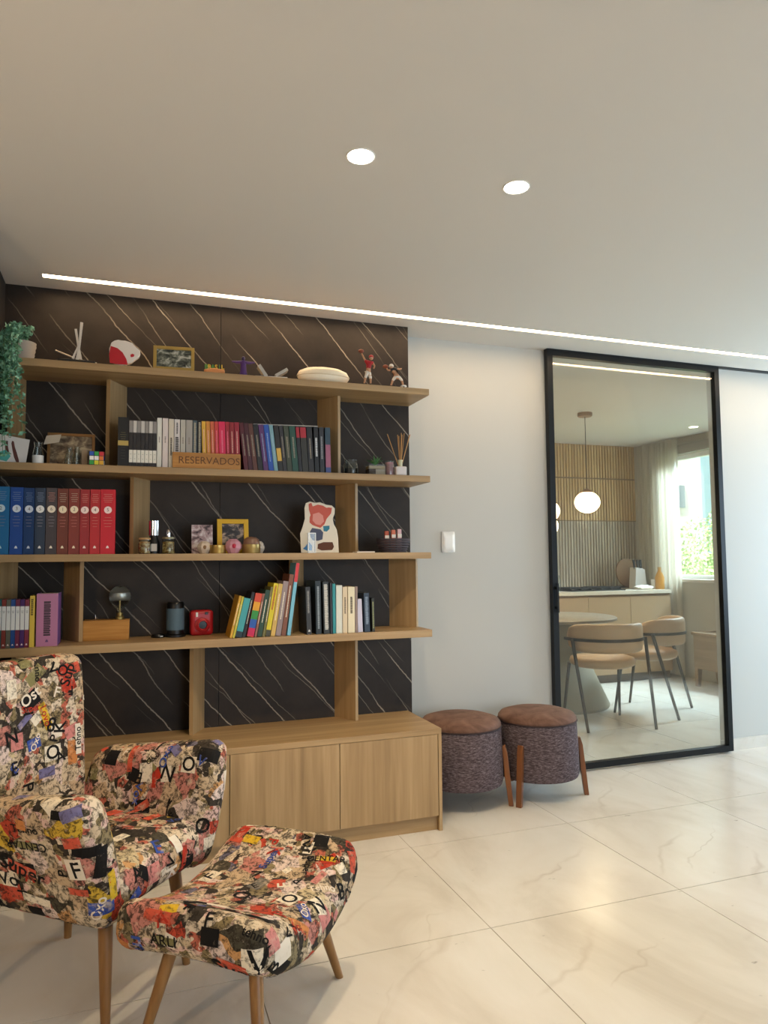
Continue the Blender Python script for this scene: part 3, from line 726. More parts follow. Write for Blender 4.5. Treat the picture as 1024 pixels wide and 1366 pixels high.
# dining chairs
BEIGE = mat('beige_leather', '#b99a78', .5); LEGM = mat('dark_bronze', '#3d352c', .4, .6)
def dchair(loc, rz, label):
    t = thing('dining_chair', loc, label, 'chair', 'upholstered dining chairs', rz)
    MB().lathe([(.001, .425), (.20, .425), (.235, .44), (.245, .465), (.235, .49), (.20, .502), (.001, .506)], 36, None, .02, 0, 1, 1.0).build('seat', BEIGE, t, 180)
    def arc(u, z, r): a = math.pi+u*R(88); return Vector((.02+r*math.cos(a)*1.02, r*math.sin(a), z))
    n = 24; bk = MB(); vs = []
    prof = [(.0, .0), (.018, .012), (.024, .05), (.024, .17), (.018, .205), (0, .215), (-.018, .205), (-.024, .17), (-.024, .05), (-.018, .012)]
    for k in range(n+1):
        u = -1+2*k/n; e = math.sqrt(max(0, 1-abs(u)**5)); zc = .655
        for dr_, dz in prof:
            vs.append(arc(u, zc+(dz-.107)*(.25+.75*e), .275+dr_*(.4+.6*e)))
    m_ = len(prof); fs = []
    for k in range(n):
        for j in range(m_): fs.append((k*m_+j, (k+1)*m_+j, (k+1)*m_+(j+1) % m_, k*m_+(j+1) % m_))
    fs += [tuple(range(m_)), tuple(n*m_+j for j in range(m_))[::-1]]
    bk.add(vs, fs).build('backrest', BEIGE, t, 180)
    bd = MB(); vs = []; fs = []
    for k in range(n+1):
        u = (-1+2*k/n)*1.02
        for r_, z in ((.297, .632), (.303, .632), (.303, .654), (.297, .654)): vs.append(arc(u, z, r_+.003))
    for k in range(n):
        for j in range(4): fs.append((k*4+j, (k+1)*4+j, (k+1)*4+(j+1) % 4, k*4+(j+1) % 4))
    fs += [(0, 1, 2, 3), (n*4+3, n*4+2, n*4+1, n*4)]
    bd.add(vs, fs).build('back_band', LEGM, t, 40)
    for sy in (1, -1):
        MB().tube([(-.27, sy*.262, 0), (-.10, sy*.292, .645)], [.011, .014], 8).build('leg', LEGM, t, 60)
        MB().tube([(.225, sy*.235, 0), (.16, sy*.205, .44)], [.010, .014], 8).build('leg', LEGM, t, 60)
    return t
def chair_at(bl, br, label):
    bl = Vector(bl); br = Vector(br); mid = (bl+br)/2; d = (br-bl).normalized(); f = Vector((-d.y, d.x))
    c = mid+f*.27; dchair((c.x, c.y, 0), math.atan2(f.y, f.x), label)
chair_at((3.10, 4.41), (3.65, 4.31), 'beige dining chair seen from behind, nearest the glass')
chair_at((4.006, 4.496), (4.41, 4.803), 'beige dining chair at the right, turned toward the table')
dchair((2.72, 5.10, 0), R(22), 'grey-lit dining chair at the left, behind the nearest one')
# bench by the window wall
bz = at(926, 843, y=5.6).z
sb = thing('side_bench', (5.34, 5.22, 0), 'brown wooden side cabinet on arched legs under the window', 'cabinet')
SBM = wood('bench_wood', '#8d7355', '#755c3f', '#a1876a', 1, .5)
MB().box((-.16, -.40, bz-.025), (.158, .40, bz)).build('top', SBM, sb, bevel=.003)
MB().box((-.145, -.385, .17), (.155, .385, bz-.0255)).build('body', SBM, sb)
for y in (-.36, .36): MB().prism([(-.145, 0), (-.115, 0), (-.09, .1699), (-.145, .1699)], y-.02, y+.02).build('leg', SBM, sb)
for y in (-.36, .36): MB().prism([(.155, 0), (.125, 0), (.10, .1699), (.155, .1699)], y-.02, y+.02).build('leg', SBM, sb)
# outside the window
gd = struct(MB().box((X_FAR+.2, 0, -3.2), (30, 40, -3.0)).build('garden_ground', mat('garden_green', '#6d7a4a', .9)), 'ground outside the window')
def tree(loc, rx, rz, n, label, seed):
    rng = random.Random(seed); t = thing('tree', loc, label, 'tree', 'trees outside the window')
    MB().tube([(0, 0, 0), (.1, .05, rz), (0, 0, rz*1.8)], [.16, .12, .05], 8).build('trunk', mat('bark', '#6a5a48', .9), t, 60)
    mb = MB()
    for _ in range(n):
        a = rng.random()*6.283; c = rng.uniform(-1, 1); r = rng.random()**.4
        p = Vector((rx*r*math.sqrt(1-c*c)*math.cos(a), rx*r*math.sqrt(1-c*c)*math.sin(a), rz*1.9+rz*r*c))
        s = rng.uniform(.03, .065); M = Matrix.Translation(p) @ Matrix.Rotation(rng.random()*6, 4, (rng.uniform(-1, 1), rng.uniform(-1, 1), rng.uniform(-1, 1)))
        mb.add([(-s, 0, 0), (0, -s*.45, .02), (s, 0, 0), (0, s*.45, .02)], [(0, 1, 2, 3)], M)
    o = mb.build('foliage', leaf_mat('tree_leaf', '#9dbf78', '#cde0b4'), t); o['kind'] = 'stuff'
p = at(945, 735, y=9.0); tree((p.x, 9.0, -3.5), 1.25, 1.7, 16000, 'leafy green tree outside the dining window', 5)
p = at(955, 700, y=11.5); tree((p.x, 11.5, -3.6), 1.2, 2.0, 9000, 'paler tree farther back outside the dining window', 6)
p = at(905, 640, y=22)
bl = thing('apartment_block', (p.x, 23, -3.0), 'pale apartment block far outside the dining window', 'building')
MB().box((-3.5, 0, 0), (3.5, 5, 14)).build('wall', mat('block_white', '#f2efea', .8), bl)
bwin = MB().box((-.35, -.05, 0), (.35, .02, .9)).mesh('window'); bwin.materials.append(mat('block_window', '#8fa0ae', .3))
for i in range(4):
    for j in range(5):
        o = bpy.data.objects.new('window', bwin); C.objects.link(o); o.parent = bl; o.location = (-2.4+i*1.6, 0, 1.2+j*2.5)
MB().box((1.7, -.35, 0), (2.3, 0, 13.5)).build('stair_shaft', mat('block_blue', '#a9cfe0', .6), bl)

# ------------------------------------------------------------------ books
def bmat(c, rough=.45): return mat('book_'+c, c, rough)
def book(x0, x1, yt, Yf, zs, col, label, tilt=0, depth=.15, marks=(), group=None, name='book', yb=None):
    """x0,x1: spine edges at the shelf, yt: top edge (photo pixels); Yf: distance of the spine; marks drawn on the spine"""
    yb = yb if yb is not None else 683-CF*((zs-CH)/3.3)
    A, B = at(x0, yb, y=Yf), at(x1, yb, y=Yf)
    w = max(.006, (B.x-A.x)*math.cos(R(tilt))-.0008); h = at((x0+x1)/2, yt, y=Yf).z-zs
    h = (h - w*abs(math.sin(R(tilt))))/math.cos(R(tilt))
    t = thing(name, ((A.x+B.x)/2, Yf, zs+.0004+w/2*abs(math.sin(R(tilt)))), label, 'book', group, rot=(0, R(tilt), 0))
    c = MB(); b = .002
    c.box((-w/2, 0, 0), (w/2, b, h)).box((-w/2, b, 0), (-w/2+b, depth, h)).box((w/2-b, b, 0), (w/2, depth, h))
    c.build('cover', bmat(col), t)
    MB().box((-w/2+b+.0001, b+.0001, .003), (w/2-b-.0001, depth-.004, h-.003)).build('pages', PAPER, t)
    for mk in marks:
        k = mk[0]
        if k == 'band':      # z0 z1 as fractions, colour
            MB().box((-w/2+.0002, -.0005, mk[1]*h), (w/2-.0002, .0003, mk[2]*h)).build('spine_band', bmat(mk[3]), t)
        elif k == 'lines':   # horizontal printed lines: f0 f1 count colour width
            m_ = MB()
            for i in range(mk[3]):
                z = (mk[1]+(mk[2]-mk[1])*i/max(1, mk[3]-1))*h; ww = w*mk[5]/2*(.7+.3*((i*7) % 3)/2)
                m_.box((-ww, -.0009, z), (ww, -.0004, z+.0016))
            m_.build('spine_print', bmat(mk[4]), t)['kind'] = 'stuff'
        elif k == 'title':   # upright run of printed blocks: f0 f1 colour width
            m_ = MB(); z = mk[1]*h; rr = random.Random(int(x0*10)); ww = w*mk[4]/2
            while z < mk[2]*h:
                l_ = rr.uniform(.004, .008); m_.box((-ww, -.0009, z), (ww*rr.choice((1, .8, 1)), -.0004, z+l_*.75)); z += l_
            m_.build('spine_print', bmat(mk[3]), t)['kind'] = 'stuff'
        elif k == 'dot':     # round number label: f radius colour digit
            z = mk[1]*h; r = min(mk[2], w*.42)
            d = MB().lathe([(.0005, 0), (r, 0), (r, .0006), (.0005, .0006)], 18, Matrix.Translation((0, -.0006, z)) @ Matrix.Rotation(R(90), 4, 'X')).build('number_label', bmat(mk[3]), t)
            flat_text(MB(), mk[4], (0, -.0015, z), (1, 0, 0), (0, 0, 1), r*.95).build('numeral', bmat('#6a5a50'), d)
        elif k == 'logo':
            z = mk[1]*h; s_ = min(.006, w*.25)
            MB().prism([(-s_, z), (s_, z), (s_*.6, z+s_*1.3), (0, z+s_*1.9), (-s_*.6, z+s_*1.3)], -.0009, -.0004).build('spine_logo', bmat(mk[2]), t)
        elif k == 'text':
            flat_text(MB(), mk[2], (0, -.0009, mk[1]*h), (0, 0, mk[5] if len(mk) > 5 else -1), (1 if len(mk) <= 5 or mk[5] < 0 else -1, 0, 0), mk[3], .01).build('spine_title', bmat(mk[4]), t)
    return t
Y0 = 3.268
# shelf 3, left: numbered reference set
LAW = [(-11, 4.2, 649, '#1c6a9a', '2', 'pale blue', '#cfe0e6'), (4.6, 19.5, 650, '#1a4790', '3', 'royal blue', '#dfe3ea'), (20, 30.5, 651, '#123766', '4', 'navy', '#dfe3ea'), (31, 45.5, 651, '#0f2b45', '5', 'dark navy', '#e6e6e2'), (46, 60.5, 651, '#3a3338', '6', 'charcoal', '#eee2cc'),
       (61, 76, 652, '#6a2c1d', '1', 'brown', '#f0e0c0'), (76.5, 90.5, 652, '#7d2b22', '2', 'brick red', '#f0e0c0'), (91, 104, 653, '#941d22', '3', 'dark red', '#f4ddd4'), (104.5, 117.5, 653, '#b01a22', '4', 'red', '#f4ddd4'), (118, 133.5, 653, '#c00f24', '5', 'bright red', '#f6dcd8')]
# even out widths to the photograph's spacing
edges = [-10, 4.5, 19.6, 30.9, 45.4, 61, 76.3, 90.6, 104.2, 117.8]
LX = [(-12, 4.3), (12.2, 30), (30.5, 44.8), (45.3, 59.3), (60.6, 74.6), (75.2, 90), (90.6, 105), (105.6, 118), (118.8, 132.3), (133, 153)]
for (x0, x1), (_, _, yt, c, d, nm, lc_) in zip([(-12, 11.2), (12, 29.6), (30.2, 44.6), (45.2, 59.4), (60, 74.8), (75.2, 90), (90.5, 105.2), (105.6, 118.5), (119, 132.6), (133, 153)], LAW):
    book(x0, x1, yt, Y0, Z3, c, f'tall {nm} volume with a white number {d} label on its spine', depth=.17, yb=738,
         marks=[('dot', .68, .0155, lc_, d), ('lines', .80, .92, 5, '#b8a890' if 'r' in nm and c[1] in '67' else '#7f93b0' if c[1] in '01' else '#c98a7a', .7), ('lines', .42, .56, 4, '#8d8a94' if c[1] in '0123' else '#c2786a', .6), ('logo', .09, lc_)])
# shelf 4, left: slim series with white bands, yellow book, purple box
for i, (c, nm) in enumerate((('#1f5a56', 'teal'), ('#7a2f24', 'rust'), ('#5d5a4c', 'olive grey'), ('#1d4480', 'blue'), ('#6a2340', 'wine'), ('#4b2560', 'violet'), ('#7a2a3c', 'crimson'))):
    book(-5.2+i*6.2, .7+i*6.2, 800, Y0, Z4, c, f'slim {nm} paperback with a wide white band on its spine', depth=.12, yb=863, group='slim white-banded paperbacks',
         marks=[('band', .37, .86, '#dcdad4'), ('lines', .72, .76, 3, '#8b8b88', .6), ('logo', .05, '#d8c8c4')])
book(38.5, 45, 795, Y0, Z4, '#d6b545', 'thin yellow book beside the purple box file', depth=.13, yb=863, marks=[('title', .62, .92, '#5a4a1c', .5)])
pb = book(47.5, 76.5, 792, Y0+.012, Z4, '#7d5290', 'thick purple and pink book with a black title on its spine', depth=.16, yb=860,
     marks=[('band', .0, 1.0, '#a86f92'), ('title', .2, .86, '#241c26', .32), ('logo', .08, '#5b3a6a')])
# shelf 2: the long row
def row2(x0, x1, yt, c, label, tilt=0, marks=(), group=None, depth=.15): book(x0, x1, yt, Y0, Z2, c, label, tilt, depth, marks, group, yb=622+.0185*(x0-160))
row2(156.5, 171, 556.5, '#14110f', 'thick black book with a golden burst, first in the long row', marks=[('band', .42, .52, '#b39a52'), ('lines', .55, .68, 4, '#6d6440', .6), ('lines', .15, .38, 5, '#3a352c', .5)])
for i in range(7):
    row2(171.6+i*5.3, 176.7+i*5.3, 560.2+i*.25, '#26201e', ('first', 'second', 'third', 'fourth', 'fifth', 'sixth', 'seventh')[i]+' slim black volume with white bands, counted from the golden burst book', marks=[('band', .085, .355, '#e6e2d4'), ('band', .73, .985, '#c9c3bb' if i % 2 else '#8d8782'), ('lines', .16, .26, 2, '#77726a', .4)], group='slim black and white series volumes')
ROW = [(209, 215.3, 557.5, '#dcd9cd', 'cream white book, first of the pale group'), (216.2, 223.8, 558, '#d8cbc5', 'pinkish white book in the pale group'), (224.5, 231.4, 559, '#cfc5b2', 'ivory book with small dark title in the pale group'), (232, 239.5, 559.5, '#d6cfcb', 'white book with bold black title blocks'), (240.3, 247, 560, '#b5b0a4', 'light grey book in the pale group'), (247.6, 256.3, 560.5, '#a09b93', 'grey book, last of the pale group'), (256.8, 262.4, 561, '#46535a', 'slate book beside the black speckled one'), (263, 268.6, 561.5, '#1b1a1e', 'black speckled book beside the yellow one')]
for x0, x1, yt, c, lb in ROW:
    mk = []
    if 'ivory' in lb: mk = [('title', .25, .6, '#3b342c', .35)]
    elif 'bold' in lb: mk = [('title', .28, .62, '#2a2626', .6), ('title', .7, .92, '#5a5452', .3)]
    elif 'speckled' in lb: mk = [('title', .15, .95, '#a8a08a', .5)]
    else: mk = [('title', .5, .62, '#8a8078', .25)]
    row2(x0, x1, yt, c, lb, marks=mk)
ROW = [(269, 274.4, 562, '#d3a331', 'golden yellow book at the start of the warm colours'), (274.8, 280.2, 562, '#c9832f', 'orange book after the golden one'), (280.6, 285.8, 562.5, '#c65e38', 'coral orange book among the warm colours'), (286.2, 291.2, 562.5, '#c23c34', 'vermilion book before the hot pink one'), (291.6, 300.4, 562.5, '#d3204f', 'hot pink book, broadest of the warm colours'), (300.8, 306, 563, '#a2202a', 'red book right of the hot pink one'), (306.4, 312.4, 563.5, '#8c1a22', 'deep red book above the wooden sign'), (312.8, 319.3, 563.5, '#961a2a', 'crimson book above the sign end')]
for x0, x1, yt, c, lb in ROW: row2(x0+1.4, x1+1.4, yt, c, lb, tilt=-2, marks=[('title', .35, .8, '#e0b0a0' if 'pink' not in lb else '#e77a95', .22)])
ROW = [(321, 326.6, 564, '#54121c', 'maroon book leaning right of the sign', -6.5), (327.2, 333, 564.5, '#431019', 'dark maroon book leaning next to the brown one', -6.5), (333.6, 339.6, 565, '#5b3326', 'brown leather-look book leaning left', -6.8), (340.4, 347, 566, '#191719', 'black leaning book with grey title', -7), (347.8, 354.4, 566.5, '#5a2f68', 'purple leaning book beside the bright blue one', -7), (355, 361.8, 566.5, '#1f4fa8', 'bright blue leaning book right of the purple one', -7), (362.4, 367.6, 567, '#7aa3ad', 'pale blue leaning book right of the bright blue', -7), (368.4, 374.6, 567.5, '#231f1c', 'black leaning book with a yellow block', -6.5), (375.2, 380.2, 568, '#2d2a2c', 'thin dark leaning book', -6), (380.8, 387.4, 568, '#3d4330', 'olive green leaning book before the forest green', -5.5), (388, 396, 568.5, '#1f4a3c', 'forest green leaning book', -5), (396.6, 401.2, 569, '#1d1a1e', 'thin black book beside the red topped one', -4.5), (401.8, 409.8, 569, '#2c2a20', 'dark book with a red top on its spine', -4), (410.4, 417.6, 569.5, '#1b191b', 'charcoal book third from the divider', -3.5)]
for i, (x0, x1, yt, c, lb, ti) in enumerate(ROW):
    mk = [('title', .3, .75, '#9a8f7c', .25)]
    if 'yellow block' in lb: mk = [('band', .22, .5, '#d2a94a')]
    if 'red top' in lb: mk = [('band', .75, .98, '#a81e2c')]
    if 'bright blue' in lb or 'pale blue' in lb: mk = [('title', .2, .8, '#a9c2e0', .15)]
    dx = 4.8-.24*i; row2(x0+dx, x1+dx, yt, c, lb, ti, mk)
row2(420.2, 426, 569.5, '#0f0f12', 'black book with bold white title near the divider', -2, [('title', .35, .75, '#d8d8d6', .45)])
row2(427, 433, 570, '#24252b', 'dark grey book with grey title near the divider', -1.5, [('title', .3, .8, '#8f9095', .35)])
row2(434.4, 441.4, 570.5, '#2b4250', 'teal and rose book, last of the long row', -1, [('band', .12, .62, '#9c5a74'), ('band', .0, .12, '#3a4a80')])
A = at(338, 566, y=3.30); B = at(424, 569, y=3.30)
mg = tag(MB().box((-(B.x-A.x)/2, 0, 0), ((B.x-A.x)/2, .10, .004)).build('magazine', mat('magazine_cover', '#b9b4ac', .4)), 'thin pale magazine lying across the tops of the leaning books', 'magazine')
mg.location = ((A.x+B.x)/2, 3.30, (A.z+B.z)/2-.001); mg.rotation_euler = (0, math.atan2(A.z-B.z, B.x-A.x), 0)
# shelf 4, middle: children's books leaning right
ROW = [(306, 309.4, 795, '#c99a2c', 'mustard thin book, leftmost of the leaning group', 13), (309.8, 313, 796, '#b9b13a', 'lime yellow thin leaning book', 13), (313.4, 322.4, 797.5, '#3f9aa0', 'turquoise leaning book with a dark foot', 13), (323, 327.2, 790, '#1d1a1c', 'black thin leaning book with a white edge', 12), (329, 338.4, 791, '#c8452a', 'rainbow striped leaning book', 11.5), (339, 342.2, 792, '#8a5a4a', 'brown thin leaning book', 11), (342.8, 349, 787, '#22402f', 'dark green leaning book amid the children\'s books', 10.5), (349.6, 353, 783, '#6f6a3a', 'olive thin leaning book', 10), (353.6, 360, 778, '#d2c11f', 'bright yellow leaning book', 9.5), (360.8, 366.6, 778.5, '#c9a85a', 'straw coloured leaning book', 9), (367.2, 374.4, 775, '#8f7f80', 'mauve grey leaning book', 8.5), (375, 381, 766, '#7a4a34', 'russet tall leaning book', 8)]
for x0, x1, yt, c, lb, ti in ROW:
    mk = [('title', .3, .8, '#efe6d0', .2)]
    if 'rainbow' in lb: mk = [('band', .02, .2, '#c01a50'), ('band', .2, .4, '#2456a8'), ('band', .4, .6, '#2f8a3c'), ('band', .6, .8, '#d99a20')]
    if 'bright yellow' in lb: mk = [('band', .0, .12, '#3a3a2a'), ('title', .5, .95, '#b05a1a', .4)]
    if 'turquoise' in lb: mk = [('band', .0, .15, '#20303a')]
    book(x0, x1, yt, Y0, Z4, c, lb, ti, .15, mk, 'leaning children\'s books', yb=850-.045*(x0-300))
book(382.6, 387.4, 751, Y0, Z4, '#74b4cc', 'tall sky blue book with a red top, last of the leaning group', 7.5, .128, [('band', .735, 1.0, '#c8343a')], yb=846)
# shelf 4, right: upright books
ROW = [(409.4, 415.8, 783, '#2e2d2e', 'charcoal upright book, leftmost of the right group', -2, .16), (421.6, 428.8, 775, '#1b262c', 'black book with white title and silver edge', -1, .18), (432, 439.8, 776, '#262a2b', 'tall black book with a large white title', -1.5, .17), (440.6, 443.6, 778, '#1d2026', 'thin navy book beside the teal one', -.5, .16), (444, 448, 779, '#2a8a90', 'teal upright book beside the white one', -.5, .16), (448.4, 456.6, 781, '#cfd2c8', 'white upright book beside the teal one', 0, .16), (457.2, 463.4, 783, '#d6c3a4', 'beige book with dark title, left of the cream pair', 0, .16), (464.2, 473.4, 783, '#ded4b6', 'cream book with dark title, right of the beige one', 0, .16), (473.8, 477.2, 782.5, '#8d7a72', 'thin taupe book beside the cream pair', 0, .16), (477.6, 484, 799, '#c5c2d6', 'short lavender booklet beside the cream books', -2, .12), (486.4, 493.6, 791, '#2c3a4c', 'navy book second from the right end', -1.5, .15), (496.4, 500, 798, '#2a2c22', 'short dark book at the right end', -1, .13)]
for x0, x1, yt, c, lb, ti, dp in ROW:
    mk = []
    if 'charcoal' in lb: mk = [('title', .45, .92, '#8b8a86', .4), ('logo', .06, '#cfcfca')]
    elif 'silver' in lb: mk = [('title', .1, .9, '#8f9aa2', .35)]
    elif 'large white' in lb: mk = [('title', .08, .95, '#cfcdc6', .6)]
    elif 'dark title' in lb: mk = [('title', .42, .76, '#5a4c3a', .3)]
    elif 'second from' in lb: mk = [('title', .2, .9, '#8494a8', .5)]
    elif 'right end' in lb: mk = [('title', .1, .9, '#8a8f62', .5)]
    book(x0, x1, yt, Y0+.004, Z4, c, lb, ti, dp, mk, yb=847.5-.05*(x0-400))

# ------------------------------------------------------------------ things on the shelves
def on(px, py_top, Yf, z):
    """a point on a shelf below the photo column px at distance Yf, with the height up to row py_top and metres per pixel"""
    p = at(px, py_top, y=Yf); q = at(px+1, py_top, y=Yf)
    return Vector((p.x, Yf, z)), p.z-z, q.x-p.x
# top shelf
p, h, u = on(29, 449, 3.36, Z1)
pt = thing('potted_plant', p, 'trailing green plant in a grey ribbed pot on the top shelf', 'plant')
prof = [(.001, 0), (.042, 0), (.046, .01)]
for k in range(9): z = .01+.075*k/8; prof += [(.046+.011*k/8+(.0022 if k % 2 else 0), z)]
prof += [(.058, .09), (.052, .09), (.050, .078), (.001, .078)]
MB().lathe(prof, 36).build('pot', mat('grey_basket', '#a49c92', .8), pt, 40)
rng = random.Random(4); lf = MB(); st = MB()
G1 = leaf_mat('trail_leaf', '#4c7f5c', '#88b596')
for k in range(30):
    a = rng.uniform(-2.9, -.3) if k > 5 else rng.uniform(0, 6.28); ln = rng.uniform(.12, .50) if k > 5 else .05
    sx = -.042+rng.uniform(-.04, .05); sy = -.115+rng.uniform(-.05, .03)
    if k <= 5: pts = [Vector((0, 0, .075)), Vector((.02*math.cos(a), .02*math.sin(a), .11)), Vector((.04*math.cos(a), .04*math.sin(a), .13+.04*rng.random()))]
    else: pts = [Vector((-.01, -.01, .075)), Vector((sx*.5, sy*.5, .12+.03*rng.random())), Vector((sx, sy, .06)), Vector((sx+rng.uniform(-.015, .02), sy-.01, .06-ln*.5)), Vector((sx+rng.uniform(-.02, .035), sy-.01, .06-ln))]
    fine = []
    for i in range(len(pts)-1):
        for j in range(5): fine.append(pts[i].lerp(pts[i+1], j/5))
    fine.append(pts[-1]); st.tube(fine, .0012, 4)
    for c in fine[3:]:
        for _ in range(3):
            s = rng.uniform(.008, .016)
            M = Matrix.Translation(c+Vector((rng.uniform(-.012, .012), rng.uniform(-.012, .008), rng.uniform(-.008, .008)))) @ Matrix.Rotation(rng.random()*6.28, 4, (rng.uniform(-1, 1), rng.uniform(-1, 1), rng.uniform(-1, 1)))
            lf.add([(-s, 0, 0), (0, -s*.6, s*.15), (s, 0, 0), (0, s*.6, s*.15), (0, 0, -s*.1)], [(0, 1, 4), (1, 2, 4), (2, 3, 4), (3, 0, 4)], M)
o = lf.build('foliage', G1, pt); o['kind'] = 'stuff'
o = st.build('stems', mat('stem_green', '#5a7a4a', .6), pt); o['kind'] = 'stuff'
p, h, u = on(105, 430, 3.296, Z1)
sp_ = thing('sculpture', p, 'abstract sculpture of pale crossing blades on a black base', 'sculpture')
MB().rbox((-.005, 0, .006), (.075, .04, .006), .005, 6).build('base', BLACKP, sp_, 60)
WB = mat('pale_blade', '#cfc8bd', .4)
MB().tube([(-.004, .0, .012), (.006, .0, h*.55), (.012, .0, h)], [.008, .006, .008], 4).build('blade', WB, sp_)
MB().tube([(.012, .012, .012), (-.002, .012, h*.5), (-.012, .012, h*.85)], [.009, .006, .007], 4).build('blade', WB, sp_)
MB().tube([(-.020, -.012, .02), (.000, -.012, h*.42)], [.006, .003], 4).build('blade', WB, sp_)
MB().tube([(-.09, .006, .055), (.0, .006, .022), (.075, .006, .0125)], [.003, .004, .003], 6).build('rod', mat('rod_grey', '#8d857a', .4, .6), sp_)
p, h, u = on(165, 451, 3.272, Z1)
ag = thing('ornament', p, 'red and white irregular stone slice standing on the top shelf', 'ornament')
poly = []; rng = random.Random(2)
for k in range(26):
    a = 2*math.pi*k/26; r = .0565*(1+.07*math.sin(3*a+1)+rng.uniform(-.07, .06)); poly.append((r*math.cos(a)*1.1, .058+r*math.sin(a)))
MB().prism(poly, -.012, .012).build('slice', mat('ornament_white', '#ded4c8', .35), ag, bevel=.003)
inner = [(x*.8-.0, (z-.058)*.8+.06) for x, z in poly]
MB().prism([(-.055, .008), (-.02, .004), (.018, .006), (.012, .03), (-.004, .058), (-.025, .075), (-.052, .082), (-.058, .045)], -.0145, -.0118).build('red_inlay', mat('ornament_red', '#b01822', .35), ag)
MB().prism([(.03, .04), (.042, .043), (.045, .052), (.036, .056), (.028, .05)], -.0142, -.0118).build('red_inlay', mat('ornament_red', '#b01822', .35), ag)
def photo_mat(name, a, b, c, scale=30):
    m = mat(name, a, .4); t = NT(m); v = t.coord('Object', (scale, scale, scale*1.4))
    t.col(t.ramp(t.noise(v, 1, 4, .6, .5), [(.36, a), (.5, b), (.63, c)])); return m
def frame(px0, px1, py0, py1, Yf, z, mfr, mph, bw, label, lean=8, rz=0, name='framed_picture'):
    a = at(px0, py1, y=Yf); b = at(px1, py1, y=Yf); tp = at((px0+px1)/2, py0, y=Yf); w = b.x-a.x; hh = tp.z-z
    t = thing(name, ((a.x+b.x)/2, Yf, z+.0015), label, 'picture', rot=(R(-lean), 0, R(rz)))
    f = MB()
    f.box((-w/2, 0, 0), (-w/2+bw, .014, hh)).box((w/2-bw, 0, 0), (w/2, .014, hh)).box((-w/2+bw, 0, 0), (w/2-bw, .014, bw)).box((-w/2+bw, 0, hh-bw), (w/2-bw, .014, hh))
    f.build('frame', mfr, t, bevel=.001)
    MB().box((-w/2+bw, .006, bw), (w/2-bw, .012, hh-bw)).build('photo', mph, t)
    MB().box((-.012, .0, 0), (.012, .003, hh*.7), Matrix.Translation((0, .015, hh*.0)) @ Matrix.Rotation(R(-18), 4, 'X') @ Matrix.Translation((0, 0, .002))).build('strut', mfr, t)
    return t, w, hh
frame(204, 259, 461, 493.5, 3.272, Z1, mat('frame_gold', '#a88a45', .4), photo_mat('photo_group', '#20221e', '#6b6e60', '#c4c2b4'), .014, 'gold wooden frame with a dark group photo on the top shelf', rz=-4)
p, h, u = on(286, 483, 3.272, Z1)
sv = thing('souvenir', p, 'tiny green and yellow lettering souvenir on an orange base', 'souvenir', rz=R(-8))
MB().rbox((0, 0, .010), (.046, .012, .010), .006, 6, lambda a, b, c, q: (q.x, q.y, q.z*(1+.3*math.cos(3*a)))).build('base', mat('souvenir_orange', '#cf8a52', .5), sv, 60)
for k, ch in enumerate('BRASIL'):
    vs, fs = text2d(ch, .03); mb = MB(); s = .021; x = -.036+k*.0145
    mb.add([(x+a*s, -.004, .029+b*s) for a, b in vs], fs); n0 = len(vs)
    mb.add([(x+a*s, .004, .029+b*s) for a, b in vs], [f[::-1] for f in fs])
    ec = {}
    for f in fs:
        for i in range(3): e = (f[i], f[(i+1) % 3]); ec[e] = 1
    for (i, j) in ec:
        if (j, i) not in ec: mb.f.append((j, i, i+n0, j+n0))
    mb.build('letter', mat('souvenir_green', '#4d8a3a', .5) if k % 2 == 0 else mat('souvenir_yellow', '#d9b53a', .5), sv)
p, h, u = on(324.5, 475, 3.272, Z1)
cf = thing('figurine', p, 'purple figurine of a robed figure with outstretched arms', 'figurine', rz=R(-6))
PUR = mat('purple_resin', '#4a2a66', .4)
MB().lathe([(.001, 0), (.017, 0), (.0165, .01), (.0135, .03), (.0125, .05), (.014, .066), (.006, .072), (.001, .0725)], 16, None, 0, 0, 1, .7).tube([(-.052, 0, .064), (-.03, 0, .061), (0, 0, .063), (.03, 0, .061), (.052, 0, .064)], [.003, .0065, .0085, .0065, .003], 8).build('body', PUR, cf, 60)
MB().sphere((0, -.001, .080), .0085, 12, 8, sz=1.2).build('head', mat('purple_dark', '#33244a', .4), cf, 180)
p, h, u = on(361, 489, 3.292, Z1)
ob = thing('sculpture', p, 'silver open-leaf sculpture on a thin white base', 'sculpture', rz=R(-6))
MB().box((-.075, -.03, 0), (.075, .03, .005)).build('base', mat('leaf_base', '#d8d2c8', .4), ob, bevel=.001)
SIL = mat('leaf_silver', '#aeaaa2', .4, .2)
MB().box((-.008, -.026, .0), (.008, .026, .062), Matrix.Translation((-.022, 0, .006)) @ Matrix.Rotation(R(-34), 4, 'Y')).build('leaf', SIL, ob, bevel=.001)
MB().box((-.007, -.026, .0), (.007, .026, .066), Matrix.Translation((.02, 0, .010)) @ Matrix.Rotation(R(58), 4, 'Y')).build('leaf', SIL, ob, bevel=.001)
p, h, u = on(431, 494, 3.322, Z1)
pl = thing('pebble_dish', p, 'smooth cream oval dish lying on the top shelf', 'dish')
def pebble(a, b, c, q): return (q.x, q.y, q.z)
MB().lathe([(.001, 0), (.085, 0), (.112, .008), (.128, .028), (.130, .040), (.118, .060), (.085, .074), (.04, .081), (.001, .082)], 40, None, 0, 0, 1, .5).build('body', mat('cream_ceramic', '#efe2c8', .35), pl, 180)
MB().lathe([(.129, .033), (.1315, .036), (.129, .039)], 40, None, 0, 0, 1, .5).build('rim_line', mat('cream_rim', '#dcc9a6', .4), pl, 180)
